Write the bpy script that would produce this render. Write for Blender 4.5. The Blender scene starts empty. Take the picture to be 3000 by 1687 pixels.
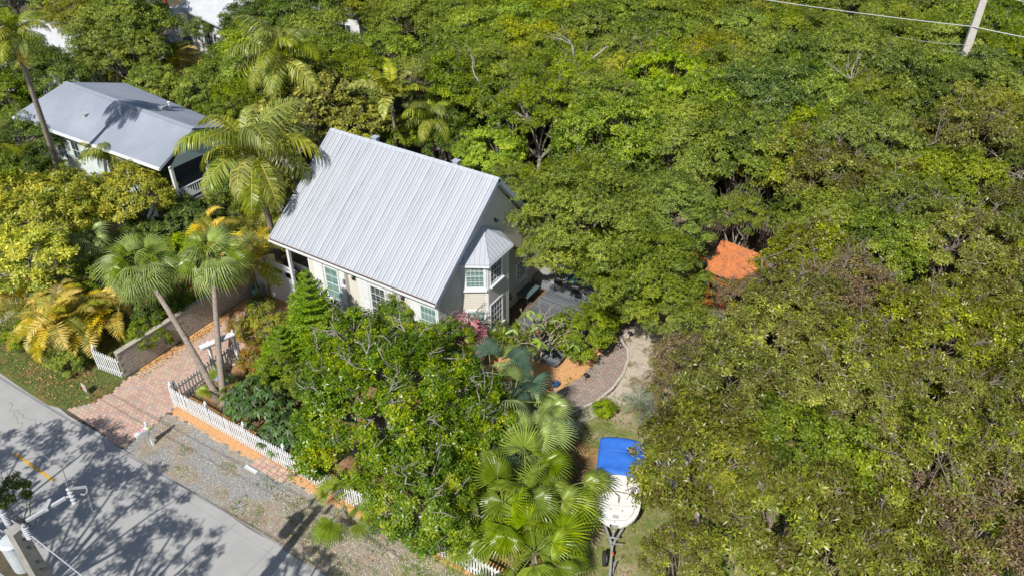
import bpy, math, random
import numpy as np
from mathutils import Vector, Matrix
R = math.radians
scene = bpy.context.scene
col = scene.collection

# ------------------------------------------------------------------ camera
CAM_H, FPX, PITCH, HEAD = 26.0, 2319.0, math.atan(0.714), R(32.1)
cam_data = bpy.data.cameras.new('camera')
cam = bpy.data.objects.new('camera', cam_data); col.objects.link(cam)
cam.location = (0, 0, CAM_H)
cam.rotation_euler = (math.pi/2 - PITCH, 0, HEAD)
cam_data.sensor_width = 36.0
cam_data.lens = 36.0*FPX/3000.0
cam_data.clip_start = 0.3
cam_data.clip_end = 900.0
scene.camera = cam
# ------------------------------------------------------------------ world and sun
SUNV = Vector((0.143, -0.936, 1.0)).normalized()
elev = math.asin(SUNV.z)
world = bpy.data.worlds.new('World'); scene.world = world; world.use_nodes = True
nt = world.node_tree
bg = nt.nodes['Background']
sky = nt.nodes.new('ShaderNodeTexSky'); sky.sky_type = 'NISHITA'; sky.sun_disc = False
sky.sun_elevation = elev; sky.sun_rotation = math.atan2(SUNV.x, SUNV.y)
nt.links.new(sky.outputs[0], bg.inputs[0]); bg.inputs[1].default_value = 0.08
sun_d = bpy.data.lights.new('sun', 'SUN'); sun_d.energy = 4.6; sun_d.angle = R(0.5); sun_d.color = (1, .95, .86)
sun = bpy.data.objects.new('sun', sun_d); col.objects.link(sun)
sun.rotation_euler = SUNV.to_track_quat('Z', 'Y').to_euler()
sun.location = (0, -20, 60)
scene.view_settings.view_transform = 'Standard'; scene.view_settings.look = 'None'
scene.view_settings.exposure = 0.36; scene.view_settings.gamma = 1.0
scene.view_settings.use_curve_mapping = False
scene.cycles.max_bounces = 6; scene.cycles.transparent_max_bounces = 4

# ------------------------------------------------------------------ survey helpers (plan positions read from the photograph)
_sp, _cp = math.sin(PITCH), math.cos(PITCH)
_ch, _sh = math.cos(HEAD), math.sin(HEAD)
def _ray(dx, dy):
    u = (dx*3000/2576 - 1500)/FPX; v = (dy*3000/2576 - 843.5)/FPX
    F = _cp - v*_sp; D = _sp + v*_cp
    return (u*_ch - F*_sh, u*_sh + F*_ch, -D)
def P(dx, dy, z=0.0):
    r = _ray(dx, dy); t = (z - CAM_H)/r[2]
    return Vector((r[0]*t, r[1]*t, z))
def PX(dx, dy, X):
    r = _ray(dx, dy); t = X/r[0]; return Vector((X, r[1]*t, CAM_H + r[2]*t))
def PY(dx, dy, Y):
    r = _ray(dx, dy); t = Y/r[1]; return Vector((r[0]*t, Y, CAM_H + r[2]*t))
def proj(X, Y, Z):
    r = X*_ch + Y*_sh; F = -X*_sh + Y*_ch; D = CAM_H - Z
    d = F*_cp + D*_sp
    return ((r/d*FPX + 1500)*2576/3000, ((D*_cp - F*_sp)/d*FPX + 843.5)*2576/3000)

# ------------------------------------------------------------------ object helpers
def tag(o, label=None, cat=None, group=None, kind=None):
    if label: o['label'] = label
    if cat: o['category'] = cat
    if group: o['group'] = group
    if kind: o['kind'] = kind
    return o
def empty(name, loc=(0, 0, 0), rz=0, label=None, cat=None, group=None):
    o = bpy.data.objects.new(name, None); col.objects.link(o)
    o.location = loc; o.rotation_euler = (0, 0, rz); o.empty_display_size = .2
    return tag(o, label, cat, group)
KIDS = {}
def attach(o, parent):
    if parent is not None:
        o.parent = parent; KIDS.setdefault(parent.name, []).append(o)
    return o
def link(name, me, parent=None, loc=(0, 0, 0), rot=(0, 0, 0), scale=(1, 1, 1)):
    o = bpy.data.objects.new(name, me); col.objects.link(o)
    o.location = loc; o.rotation_euler = rot; o.scale = scale
    return attach(o, parent)
def copy_tree(o, parent=None):
    c = o.copy(); col.objects.link(c); attach(c, parent)
    for ch in KIDS.get(o.name, []): copy_tree(ch, c)
    return c

class MB:
    """collects polygons; build() links them as one mesh object"""
    def __init__(s): s.v = []; s.f = []; s.m = []; s.mi = 0
    def face(s, idx): s.f.append(tuple(idx)); s.m.append(s.mi)
    def poly(s, pts):
        n = len(s.v); s.v += [tuple(p) for p in pts]; s.face(range(n, n+len(pts)))
    def obox(s, o, ux, uy, uz, a, b, c):
        o, ux, uy, uz = Vector(o), Vector(ux), Vector(uy), Vector(uz); n = len(s.v)
        for k in c:
            for j in b:
                for i in a: s.v.append(tuple(o + ux*i + uy*j + uz*k))
        for q in ((0,2,3,1),(4,5,7,6),(0,1,5,4),(2,6,7,3),(0,4,6,2),(1,3,7,5)): s.face([n+i for i in q])
    def box(s, x0, x1, y0, y1, z0, z1): s.obox((0,0,0),(1,0,0),(0,1,0),(0,0,1),(x0,x1),(y0,y1),(z0,z1))
    def bar(s, p, q, w, h=None, up=(0,0,1)):
        p, q = Vector(p), Vector(q); d = (q-p); L = d.length; d = d/L
        h = h or w; u = Vector(up)
        if abs(d.dot(u)) > .98: u = Vector((0,1,0))
        sd = d.cross(u).normalized(); u = sd.cross(d).normalized()
        s.obox(p, d, sd, u, (0, L), (-w/2, w/2), (-h/2, h/2))
    def tube(s, pts, rad, sides=6, cap=True):
        pts = [Vector(p) for p in pts]; n0 = len(s.v)
        if not hasattr(rad, '__len__'): rad = [rad]*len(pts)
        ref = Vector((0.31, 0.17, 1)).normalized()
        for i, p in enumerate(pts):
            d = (pts[min(i+1, len(pts)-1)] - pts[max(i-1, 0)])
            d = d.normalized() if d.length > 1e-6 else Vector((0,0,1))
            a = d.cross(ref)
            if a.length < .1: a = d.cross(Vector((1,0,0)))
            a.normalize(); b = d.cross(a)
            for k in range(sides):
                t = 2*math.pi*k/sides
                s.v.append(tuple(p + (a*math.cos(t) + b*math.sin(t))*rad[i]))
        for i in range(len(pts)-1):
            for k in range(sides):
                k2 = (k+1) % sides
                s.face((n0+i*sides+k, n0+(i+1)*sides+k, n0+(i+1)*sides+k2, n0+i*sides+k2))
        if cap:
            s.face([n0+k for k in range(sides)]); s.face([n0+(len(pts)-1)*sides+k for k in reversed(range(sides))])
    def lathe(s, c, prof, sides=14):
        c = Vector(c); n0 = len(s.v)
        for r, z in prof:
            for k in range(sides):
                t = 2*math.pi*k/sides; s.v.append((c.x+r*math.cos(t), c.y+r*math.sin(t), c.z+z))
        for i in range(len(prof)-1):
            for k in range(sides):
                k2 = (k+1) % sides
                s.face((n0+i*sides+k, n0+i*sides+k2, n0+(i+1)*sides+k2, n0+(i+1)*sides+k))
        s.face([n0+k for k in reversed(range(sides))]); s.face([n0+(len(prof)-1)*sides+k for k in range(sides)])
    def mesh(s, name, mats, smooth=False, off=None):
        me = bpy.data.meshes.new(name)
        v = s.v if off is None else [(a[0]-off[0], a[1]-off[1], a[2]-off[2]) for a in s.v]
        me.from_pydata(v, [], s.f)
        if not isinstance(mats, (list, tuple)): mats = [mats]
        for m in mats: me.materials.append(m)
        me.polygons.foreach_set('material_index', s.m)
        if smooth: me.polygons.foreach_set('use_smooth', [True]*len(s.f))
        me.update(); return me
    def build(s, name, mats, parent=None, smooth=False, world=True):
        """vertices are in world coordinates unless world=False"""
        off = None
        if parent is not None and world:
            off = Vector(parent.location)
            if parent.parent is not None: off = off + Vector(parent.parent.location)
        return link(name, s.mesh(name, mats, smooth, off), parent)

# ------------------------------------------------------------------ materials
MATS = {}
def mat(name, c1, c2=None, scale=3.0, rough=.7, metal=0.0, bump=0.0, bscale=None, detail=6, coord='Object', spec=.5, stretch=None, fac=(.35, .65), c3=None, c3f=(.6, .7), c3scale=.6):
    if name in MATS: return MATS[name]
    m = bpy.data.materials.new(name); m.use_nodes = True; n = m.node_tree.nodes; l = m.node_tree.links
    b = n['Principled BSDF']; b.inputs['Roughness'].default_value = rough; b.inputs['Metallic'].default_value = metal
    b.inputs['Specular IOR Level'].default_value = spec
    b.inputs['Base Color'].default_value = (*c1, 1)
    geo = n.new('ShaderNodeNewGeometry'); src = geo.outputs['Position']
    if stretch:
        mp = n.new('ShaderNodeMapping'); mp.inputs['Scale'].default_value = stretch; l.new(src, mp.inputs[0]); src = mp.outputs[0]
    def noise(sc, dt=detail):
        t = n.new('ShaderNodeTexNoise'); t.inputs['Scale'].default_value = sc; t.inputs['Detail'].default_value = dt
        t.inputs['Roughness'].default_value = .65; l.new(src, t.inputs['Vector']); return t
    if c2:
        t = noise(scale); r = n.new('ShaderNodeMapRange'); r.inputs[1].default_value = fac[0]; r.inputs[2].default_value = fac[1]
        l.new(t.outputs[0], r.inputs[0])
        mx = n.new('ShaderNodeMix'); mx.data_type = 'RGBA'; mx.inputs[6].default_value = (*c1, 1); mx.inputs[7].default_value = (*c2, 1)
        l.new(r.outputs[0], mx.inputs[0]); out = mx.outputs[2]
        if c3:
            t3 = noise(c3scale, 8); r3 = n.new('ShaderNodeMapRange'); r3.inputs[1].default_value = c3f[0]; r3.inputs[2].default_value = c3f[1]
            l.new(t3.outputs[0], r3.inputs[0])
            m3 = n.new('ShaderNodeMix'); m3.data_type = 'RGBA'; l.new(r3.outputs[0], m3.inputs[0]); l.new(out, m3.inputs[6]); m3.inputs[7].default_value = (*c3, 1)
            out = m3.outputs[2]
        l.new(out, b.inputs['Base Color'])
    if bump:
        t = noise(bscale or scale*4); bp = n.new('ShaderNodeBump'); bp.inputs['Strength'].default_value = bump; bp.inputs['Distance'].default_value = .02
        l.new(t.outputs[0], bp.inputs['Height']); l.new(bp.outputs[0], b.inputs['Normal'])
    MATS[name] = m; return m

def leafmat(name, cols, rough=.42, trans=.33, spec=.5, objvar=.12, gain=(2.15, 2.2, .5)):
    """cols: colours picked per leaf by the 'tint' attribute"""
    if name in MATS: return MATS[name]
    m = bpy.data.materials.new(name); m.use_nodes = True; n = m.node_tree.nodes; l = m.node_tree.links
    b = n['Principled BSDF']; b.inputs['Roughness'].default_value = rough+.04; b.inputs['Specular IOR Level'].default_value = spec*.8
    at = n.new('ShaderNodeAttribute'); at.attribute_name = 'tint'
    rp = n.new('ShaderNodeValToRGB'); e = rp.color_ramp.elements
    rp.color_ramp.interpolation = 'LINEAR'
    for i in range(1, len(cols)-1): e.new(i/(len(cols)-1))
    for i, c in enumerate(cols):
        e[i].position = i/(len(cols)-1); e[i].color = (*[min(.9, k*g) for k, g in zip(c, gain)], 1)
    l.new(at.outputs['Fac'], rp.inputs[0])
    oi = n.new('ShaderNodeObjectInfo')
    hs = n.new('ShaderNodeHueSaturation')
    def rng(a, b_, k):
        mm = n.new('ShaderNodeMath'); mm.operation = 'MULTIPLY'; l.new(oi.outputs['Random'], mm.inputs[0]); mm.inputs[1].default_value = k
        fr = n.new('ShaderNodeMath'); fr.operation = 'FRACT'; l.new(mm.outputs[0], fr.inputs[0])
        r = n.new('ShaderNodeMapRange'); r.inputs[3].default_value = a; r.inputs[4].default_value = b_; l.new(fr.outputs[0], r.inputs[0]); return r.outputs[0]
    l.new(rng(.5-objvar*.03,   .5+objvar*.03, 7.13), hs.inputs['Hue'])
    l.new(rng(1-objvar*1.2, 1.02, 3.7), hs.inputs['Saturation'])
    l.new(rng(1-objvar*1.6, 1+objvar*1.6, 11.9), hs.inputs['Value'])
    l.new(rp.outputs[0], hs.inputs['Color'])
    l.new(hs.outputs[0], b.inputs['Base Color'])
    tr = n.new('ShaderNodeBsdfTranslucent')
    tc = n.new('ShaderNodeMix'); tc.data_type = 'RGBA'; tc.blend_type = 'MULTIPLY'; tc.inputs[0].default_value = 1; tc.inputs[7].default_value = (1.5, 1.6, .5, 1)
    l.new(hs.outputs[0], tc.inputs[6]); l.new(tc.outputs[2], tr.inputs['Color'])
    mx = n.new('ShaderNodeMixShader'); mx.inputs[0].default_value = trans
    l.new(b.outputs[0], mx.inputs[1]); l.new(tr.outputs[0], mx.inputs[2])
    l.new(mx.outputs[0], n['Material Output'].inputs['Surface'])
    MATS[name] = m; return m

WHITE = mat('white_paint', (.74, .76, .78), (.62, .65, .68), 6, .45)
WHITE_OLD = mat('weathered_white_paint', (.68, .70, .74), (.45, .46, .47), 9, .6, fac=(.45, .75))
GREY_WOOD = mat('grey_wood', (.26, .27, .30), (.15, .16, .18), 7, .8)
DARK = mat('dark_metal', (.02, .022, .025), None, rough=.5)
GLASS = mat('window_glass', (.015, .03, .04), (.03, .06, .07), 1.2, rough=.06, spec=.8)
CONCRETE = mat('pole_concrete', (.36, .34, .31), (.25, .24, .22), 5, .85, bump=.3, bscale=60)
BARK = mat('bark', (.20, .165, .13), (.09, .075, .06), 6, .9, bump=.5, bscale=25)
BARK_PALE = mat('pale_bark', (.36, .33, .30), (.17, .15, .13), 5, .85, bump=.4, bscale=25)
TWIG = mat('twig_bark', (.27, .22, .19), (.14, .11, .10), 9, .85)
# ================================================================== GROUND
def sheet(name, pts, z, m, kind='structure', sub=False):
    b = MB(); b.poly([(p[0], p[1], z) for p in pts]); o = b.build(name, m); o['kind'] = kind; return o
GROUND = mat('forest_floor', (.055, .045, .03), (.10, .085, .05), 1.2, .95, bump=.6, bscale=14, c3=(.04, .06, .015), c3f=(.5, .62), c3scale=.35)
b = MB(); N = 24
gx = np.linspace(-190, 130, N); gy = np.linspace(-60, 300, N)
for j in gy:
    for i in gx: b.v.append((float(i), float(j), -.02))
for j in range(N-1):
    for i in range(N-1): b.face((j*N+i, j*N+i+1, (j+1)*N+i+1, (j+1)*N+i))
tag(b.build('ground', GROUND), kind='structure')

ROAD = mat('road_asphalt', (.36, .36, .36), (.30, .30, .305), 1.1, .9, bump=.35, bscale=90, fac=(.3, .75), c3=(.27, .27, .275), c3f=(.62, .75), c3scale=.5)
def wavy(x0, x1, y, n, amp, seed):
    rr = random.Random(seed); return [(x0+(x1-x0)*i/n, y+rr.uniform(-amp, amp)) for i in range(n+1)]
sheet('road', wavy(-140, 40, 11.45, 260, .05, 3)+[(40, 5.6), (-140, 5.6)], .002, ROAD)
YEL = mat('yellow_paint', (.58, .34, .03), (.40, .26, .06), 8, .8, fac=(.4, .8))
for x0 in (-46.3, -39.8, -31.2, -19.2, -7.2):
    b = MB(); b.poly([(x0, 8.69, .006), (x0+2.9, 8.69, .006), (x0+2.9, 8.81, .006), (x0, 8.81, .006)])
    tag(b.build('road_marking', YEL), kind='structure')
# cracks and slab joints in the road: thin dark grooves
CR = mat('crack_fill', (.16, .16, .16), (.22, .22, .22), 9, .9)
def strip(name, pts, w, z, m, kind='structure'):
    b = MB(); pts = [Vector((p[0], p[1], z)) for p in pts]
    L = []; Rr = []
    for i, p in enumerate(pts):
        d = pts[min(i+1, len(pts)-1)] - pts[max(i-1, 0)]; d.normalize(); n = Vector((-d.y, d.x, 0))*w/2
        L.append(p+n); Rr.append(p-n)
    for i in range(len(pts)-1): b.poly([L[i], Rr[i], Rr[i+1], L[i+1]])
    o = b.build(name, m); o['kind'] = kind; return o
rr = random.Random(5)
for a, c in (((30, 1030), (130, 1080)), ((0, 985), (0, 985)), ((20, 1013), (60, 1075))):
    p, q = P(*a), P(*c)
    if (p-q).length < .1: continue
    n = 16
    strip('road_crack', [(p.x+(q.x-p.x)*i/n+rr.uniform(-.12, .12), p.y+(q.y-p.y)*i/n+rr.uniform(-.12, .12)) for i in range(n+1)], .025, .005, CR)
for x in (-38.2, -36.6, -20.1, -18.0, -12.0): strip('road_joint', [(x, 5.7), (x+.05, 8.5), (x-.02, 11.35)], .02, .005, CR)
strip('road_edge_line', [(-140, 11.05), (-60, 11.06), (-20, 11.03), (40, 11.05)], .03, .005, mat('faint_line', (.26, .26, .27), (.33, .33, .33), 3, .9))

# gravel shoulder south of the fence
SHOULDER = mat('gravel_shoulder', (.33, .325, .315), (.22, .23, .24), 14, .95, bump=.8, bscale=60, fac=(.35, .6), c3=(.30, .23, .14), c3f=(.46, .64), c3scale=.5)
sheet('gravel_shoulder', [(-27.35, 11.46), (-27.6, 13.9), (-27.2, 14.0), (40, 14.3), (40, 11.40)], -.0025, SHOULDER)
PEAG = mat('orange_pea_gravel', (.46, .24, .10), (.62, .36, .17), 22, .95, bump=.8, bscale=70, fac=(.3, .7), c3=(.33, .17, .08), c3f=(.55, .7), c3scale=1.0)
sheet('pea_gravel_strip', wavy(-27.6, -17.4, 14.0, 50, .12, 8)+[(-9, 14.35), (-9, 15.3), (-27.6, 15.3)], .008, PEAG)
SOIL = mat('garden_mulch', (.20, .115, .06), (.36, .20, .095), 5, .95, bump=.6, bscale=50, c3=(.10, .07, .04), c3f=(.5, .62), c3scale=.7)
sheet('garden_bed', [(-27.5, 15.31), (-8.8, 15.31), (-8.8, 22.6), (-27.5, 22.6)], .006, SOIL)
# strip of pea gravel along the block wall up to the gate
sheet('pea_gravel_bed', [(-31.28, 15.2), (-30.9, 15.2), (-30.75, 18.0), (-30.5, 21.0), (-28.2, 21.4), (-26.5, 22.9), (-31.28, 23.3)], .009, PEAG)
# grass verge
GRASS = mat('verge_turf', (.075, .11, .02), (.12, .13, .035), 3.5, .95, bump=.7, bscale=60, c3=(.22, .12, .05), c3f=(.5, .66), c3scale=1.1)
vg = [P(-60, 925), P(0, 938), P(60, 980), P(120, 1018), P(172, 1031), P(230, 1018), P(285, 985), P(322, 952), P(318, 948)]
sheet('grass_verge', [(-60, 11.5)]+[(p.x, p.y) for p in vg[1:]]+[(-31.4, 14.6), (-31.4, 24), (-60, 24)], .005, GRASS)
PALEPATH = mat('pale_sand', (.42, .38, .33), (.30, .26, .21), 3, .95, bump=.5, bscale=50)
sheet('sandy_drive', [P(-80, 800), P(0, 812), P(32, 795), P(48, 765), P(20, 745), P(-80, 700)], .009, PALEPATH)
sheet('sandy_drive', [P(300, 600), P(420, 560), P(560, 545), P(640, 540), P(640, 480), P(300, 500)], .009, PALEPATH)
# brick paver driveway: recessed sand base, every paver a piece
SAND = mat('joint_sand', (.21, .16, .13), (.15, .115, .09), 12, .95)
DL, DR = -31.28, -27.5
drv = [P(172, 1031), (-27.38, 11.47), (-27.55, 14.3), (-27.55, 19.0), (-27.4, 21.4), (-30.55, 21.4), (-30.75, 18.0), (-30.95, 15.2), (-31.25, 14.55)]
drv = drv + [P(285, 985), P(230, 1018)]
drv = [(p[0], p[1]) for p in drv]
drive = sheet('paver_driveway', drv, .010, SAND)
def inside(x, y, poly):
    c = False; n = len(poly)
    for i in range(n):
        x1, y1 = poly[i][:2]; x2, y2 = poly[(i+1) % n][:2]
        if (y1 > y) != (y2 > y) and x < (x2-x1)*(y-y1)/(y2-y1)+x1: c = not c
    return c
PAV = [mat('paver_rose', (.48, .32, .27), (.42, .28, .235), 9, .85, bump=.3, bscale=90), mat('paver_tan', (.52, .39, .29), (.46, .34, .26), 9, .85, bump=.3, bscale=90),
       mat('paver_red', (.45, .30, .25), (.40, .265, .22), 9, .85, bump=.3, bscale=90), mat('paver_grey', (.42, .34, .30), (.36, .30, .26), 9, .85, bump=.3, bscale=90), mat('paver_pink', (.53, .37, .31), (.47, .33, .28), 9, .85, bump=.3, bscale=90)]
def paver_meshes(L, W, h, PAV=PAV):
    out = []
    for m in PAV:
        b = MB(); e = .008
        b.v += [(-L/2, -W/2, 0), (L/2, -W/2, 0), (L/2, W/2, 0), (-L/2, W/2, 0), (-L/2+e, -W/2+e, h), (L/2-e, -W/2+e, h), (L/2-e, W/2-e, h), (-L/2+e, W/2-e, h)]
        for q in ((4,5,6,7),(0,1,5,4),(1,2,6,5),(2,3,7,6),(3,0,4,7)): b.face(q)
        out.append(b.mesh('brick', m))
    return out
rr = random.Random(11)
PATHPAV = [mat('path_paver_'+n_, c_, tuple(v*.85 for v in c_), 9, .85, bump=.3, bscale=90) for n_, c_ in (('brown', (.29, .22, .19)), ('grey', (.30, .25, .23)), ('rose', (.33, .24, .21)), ('taupe', (.26, .22, .20)), ('tan', (.34, .27, .23)))]
def lay_pavers(parent, poly, L, W, rot, limit, cx=0, cy=0, w=(3, 3, 1, 2, 3), PAV=PAV):
    pm = paver_meshes(L-.008, W-.008, .03, PAV)
    xs = [p[0] for p in poly]; ys = [p[1] for p in poly]; x0, x1, y0, y1 = min(xs)-2, max(xs)+2, min(ys)-2, max(ys)+2
    spots = []; ca, sa = math.cos(rot), math.sin(rot)
    n = int(12/W)
    for j in range(-n, n):
        for i in range(-int(12/L), int(12/L)):
            u = (i+.5*(j % 2))*L; v = j*W; x = cx+u*ca-v*sa; y = cy+u*sa+v*ca
            if inside(x, y, poly): spots.append((x, y))
    def vis(s): px, py = proj(s[0], s[1], 0); return 0 if (-20 < px < 2600 and py < 1460) else 1
    spots.sort(key=lambda s: (vis(s), math.hypot(s[0], s[1])))
    stuff = [MB() for _ in PAV]
    rest = MB()
    for k, (x, y) in enumerate(spots):
        mi = rr.choices(range(5), w)[0]
        if k < limit:
            o = link('brick', pm[mi], parent, (x, y, .011), (rr.uniform(-.006, .006), rr.uniform(-.006, .006), rot+rr.uniform(-.01, .01)))
        else:
            rest.mi = mi; a, c = (L-.012)/2, (W-.012)/2; h = .041+rr.uniform(-.003, .003)
            q = [(x+uu*ca-vv*sa, y+uu*sa+vv*ca) for uu, vv in ((-a, -c), (a, -c), (a, c), (-a, c))]
            n0 = len(rest.v); rest.v += [(p[0], p[1], .012) for p in q]+[(p[0], p[1], h) for p in q]
            for f in ((4,5,6,7),(0,1,5,4),(1,2,6,5),(2,3,7,6),(3,0,4,7)): rest.face([n0+i for i in f])
    if rest.f: tag(rest.build('paving', PAV, parent), kind='stuff')
lay_pavers(drive, drv, .24, .16, 0.0, 300, -29.3, 16)
DIRT = mat('dry_dirt_shoulder', (.24, .19, .13), (.33, .29, .23), 2.2, .95, bump=.8, bscale=50, fac=(.38, .62), c3=(.12, .14, .05), c3f=(.52, .62), c3scale=1.1)
sheet('dirt_shoulder', [(-21.2, 11.54), (-20.3, 11.9), (-20.9, 12.4), (-19.6, 12.9), (-19.9, 13.3), (-18.6, 13.7), (-18.0, 14.1), (-8, 14.3), (10, 14.3), (10, 11.53), (-15, 11.53)], .0015, DIRT)
for cx_, cy_, r_ in ((-23.9, 12.0, .5), (-22.6, 13.1, .4), (-25.2, 12.9, .45), (-21.8, 12.0, .35), (-26.3, 12.0, .3)):
    sheet('dirt_shoulder', [(cx_+r_*(1+.35*math.sin(k*2.3+cx_))*math.cos(k*.524)*1.5, cy_+r_*.8*(1+.3*math.cos(k*1.9))*math.sin(k*.524)) for k in range(12)], .0015, DIRT)
# small brick apron by the fence gate and a white slab beside it
ap = [(-21.9, 13.75), (-20.0, 13.75), (-20.0, 14.38), (-21.9, 14.38)]
apron = sheet('brick_apron', ap, .014, SAND)
pm = paver_meshes(.29, .19, .03)
for i in range(6):
    for j in range(3): link('brick', pm[(i*2+j) % 3], apron, (-21.75+i*.31, 13.86+j*.205, .015))
b = MB(); b.box(-22.05, -21.35, 13.52, 13.67, 0, .06); tag(b.build('stone_slab', WHITE_OLD), 'small white concrete slab beside the brick apron outside the picket fence', 'slab')
# curved garden path
outer = [P(*a) for a in ((1380, 1052), (1440, 1038), (1500, 1010), (1540, 978), (1568, 940), (1580, 905), (1578, 878), (1566, 862), (1562, 850), (1580, 838), (1622, 822))]
inner = [P(*a) for a in ((1335, 1002), (1378, 990), (1422, 974), (1460, 950), (1492, 920), (1514, 890), (1528, 862), (1535, 845), (1545, 828), (1570, 812), (1610, 796))]
pp = [(p.x, p.y) for p in outer]+[(p.x, p.y) for p in reversed(inner)]
path = sheet('curved_path', pp, .012, SAND)
lay_pavers(path, pp, .24, .16, 0.35, 300, -12, 27, (1, 1, 1, 1, 1), PATHPAV)
PEBBLE = mat('white_edging_stone', (.50, .47, .43), (.38, .35, .32), 6, .85)
# white edging stones along the outer rim
k = 0
for i in range(len(outer)-1):
    p, q = outer[i], outer[i+1]; L = (q-p).length; n = max(1, int(L/.24))
    for j in range(n):
        t = (j+.5)/n; c = p+(q-p)*t; b = MB(); d = (q-p).normalized(); nn = Vector((-d.y, d.x, 0))
        b.obox(c, d, nn, (0, 0, 1), (-L/n/2+.01, L/n/2-.01), (-.055, .055), (0, .07)); b.build('edging_stone', PEBBLE, path)
# bed of pea gravel inside the curve, sandy strip outside, patchy lawn
bed = [P(*a) for a in ((1180, 930), (1250, 850), (1290, 880), (1340, 890), (1400, 905), (1500, 870), (1520, 860))]
sheet('pea_gravel_patch', [(p.x, p.y) for p in bed]+[(p.x, p.y) for p in reversed(inner[:8])]+[(P(1330, 1040).x, P(1330, 1040).y)], .0075, PEAG)
ED = mat('pale_shell_sand', (.50, .45, .38), (.36, .31, .25), 6, .95, bump=.8, bscale=50, c3=(.16, .13, .07), c3f=(.5, .6), c3scale=.9)
sb = [P(*a) for a in ((1385, 1056), (1445, 1042), (1504, 1014), (1545, 982), (1572, 942), (1584, 905), (1580, 872), (1566, 846), (1640, 815), (1700, 800), (1760, 740), (1850, 740), (1800, 860), (1680, 900), (1640, 960), (1600, 1010), (1520, 1030), (1500, 1050), (1440, 1075))]
sheet('sandy_verge', [(p.x, p.y) for p in sb], .0065, ED)
LAWN = mat('patchy_lawn', (.13, .17, .035), (.24, .21, .10), 1.6, .95, bump=.8, bscale=40, fac=(.38, .62), c3=(.34, .27, .19), c3f=(.5, .62), c3scale=.7)
sheet('side_yard', [(-13.5, 12.1), (-2.0, 12.1), (-1.5, 30), (-8, 33), (-12, 33.5), (-10.6, 26), (-14, 24.2), (-13.5, 18)], .0055, LAWN)
LITTER = mat('leaf_litter', (.20, .15, .10), (.10, .075, .05), 6, .95, bump=.8, bscale=40, c3=(.36, .30, .24), c3f=(.55, .66), c3scale=.8)
sheet('back_yard', [(-18.4, 26), (-12, 33.5), (-8, 33), (-2, 36), (-2, 44), (-20, 44)], .0045, LITTER)
# loose stones, grass blades and fallen leaves
def scatter_mesh(name, pts, fn, mats, kind='stuff'):
    b = MB()
    for p in pts: fn(b, p)
    return tag(b.build(name, mats), kind=kind)
rr = random.Random(21)
STM = [mat('stone_pale', (.55, .53, .50), None, rough=.9), mat('stone_blue', (.20, .22, .25), None, rough=.9), mat('stone_tan', (.36, .28, .20), None, rough=.9)]
def stone(b, p, s0=.012, s1=.030):
    s = rr.uniform(s0, s1); a = rr.uniform(0, 6.28); b.mi = rr.choices((0, 1, 2), (2, 3, 2))[0]
    c = Vector((p[0], p[1], .008)); n0 = len(b.v)
    for k in range(4):
        t = a+k*1.571; q = s*rr.uniform(.7, 1.2); b.v.append((c.x+q*math.cos(t), c.y+q*math.sin(t), c.z))
    b.v.append((c.x, c.y, c.z+s*.7))
    for k in range(4): b.face((n0+k, n0+(k+1) % 4, n0+4))
pts = [(rr.uniform(-27.3, -9), 11.5+2.6*(rr.random()**.9)) for _ in range(17000)]
scatter_mesh('gravel', pts, stone, STM)
PGM = [mat('pea_light', (.70, .45, .25), None, rough=.9), mat('pea_dark', (.36, .19, .09), None, rough=.9), mat('pea_mid', (.55, .30, .13), None, rough=.9)]
pts = []
bedp = [(p.x, p.y) for p in bed]+[(p.x, p.y) for p in reversed(inner[:8])]
for _ in range(9000):
    x, y = rr.uniform(-18, -11), rr.uniform(23, 29)
    if inside(x, y, bedp): pts.append((x, y))
pts += [(rr.uniform(-27.5, -17), rr.uniform(14.05, 15.2)) for _ in range(3000)]
pts += [(rr.uniform(-31.2, -30.6), rr.uniform(15.2, 22.8)) for _ in range(1200)]
scatter_mesh('pea_gravel', pts, lambda b, p: stone(b, p, .012, .028), PGM)
GRM = [mat('blade_green', (.10, .19, .02), None, rough=.6), mat('blade_yellow', (.22, .23, .05), None, rough=.6), mat('blade_dark', (.05, .10, .015), None, rough=.6)]
def blade(b, p, h0=.05, h1=.12):
    b.mi = rr.choices((0, 1, 2), (4, 2, 2))[0]
    for _ in range(3):
        a = rr.uniform(0, 6.28); h = rr.uniform(h0, h1); w = .012
        x, y = p[0]+rr.uniform(-.05, .05), p[1]+rr.uniform(-.05, .05); n0 = len(b.v); c, s = math.cos(a), math.sin(a)
        b.v += [(x-w*s, y+w*c, .004), (x+w*s, y-w*c, .004), (x+h*.6*c, y+h*.6*s, h)]; b.face((n0, n0+1, n0+2))
vp = [(-60, 11.5)]+[(p.x, p.y) for p in vg[1:]]+[(-31.4, 14.6), (-31.4, 18), (-45, 18)]
pts = []
while len(pts) < 9000:
    x, y = rr.uniform(-42, -30), rr.uniform(11.5, 18)
    if inside(x, y, vp): pts.append((x, y))
scatter_mesh('grass', pts, blade, GRM)
pts = []
while len(pts) < 9000:
    x, y = rr.uniform(-13, -3), rr.uniform(12.3, 26)
    if math.sin(x*1.7)+math.sin(y*1.3+x)+rr.uniform(-1.5, 1.5) > .1 and not inside(x, y, pp): pts.append((x, y))
for _ in range(3500):
    x, y = rr.uniform(-21, -9), rr.uniform(11.5, 14.3)
    if math.sin(x*2.1+1)+math.sin(y*3+x)+rr.uniform(-1, 1) > .9: pts.append((x, y))
scatter_mesh('lawn_grass', pts, lambda b, p: blade(b, p, .04, .13), GRM)
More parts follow.
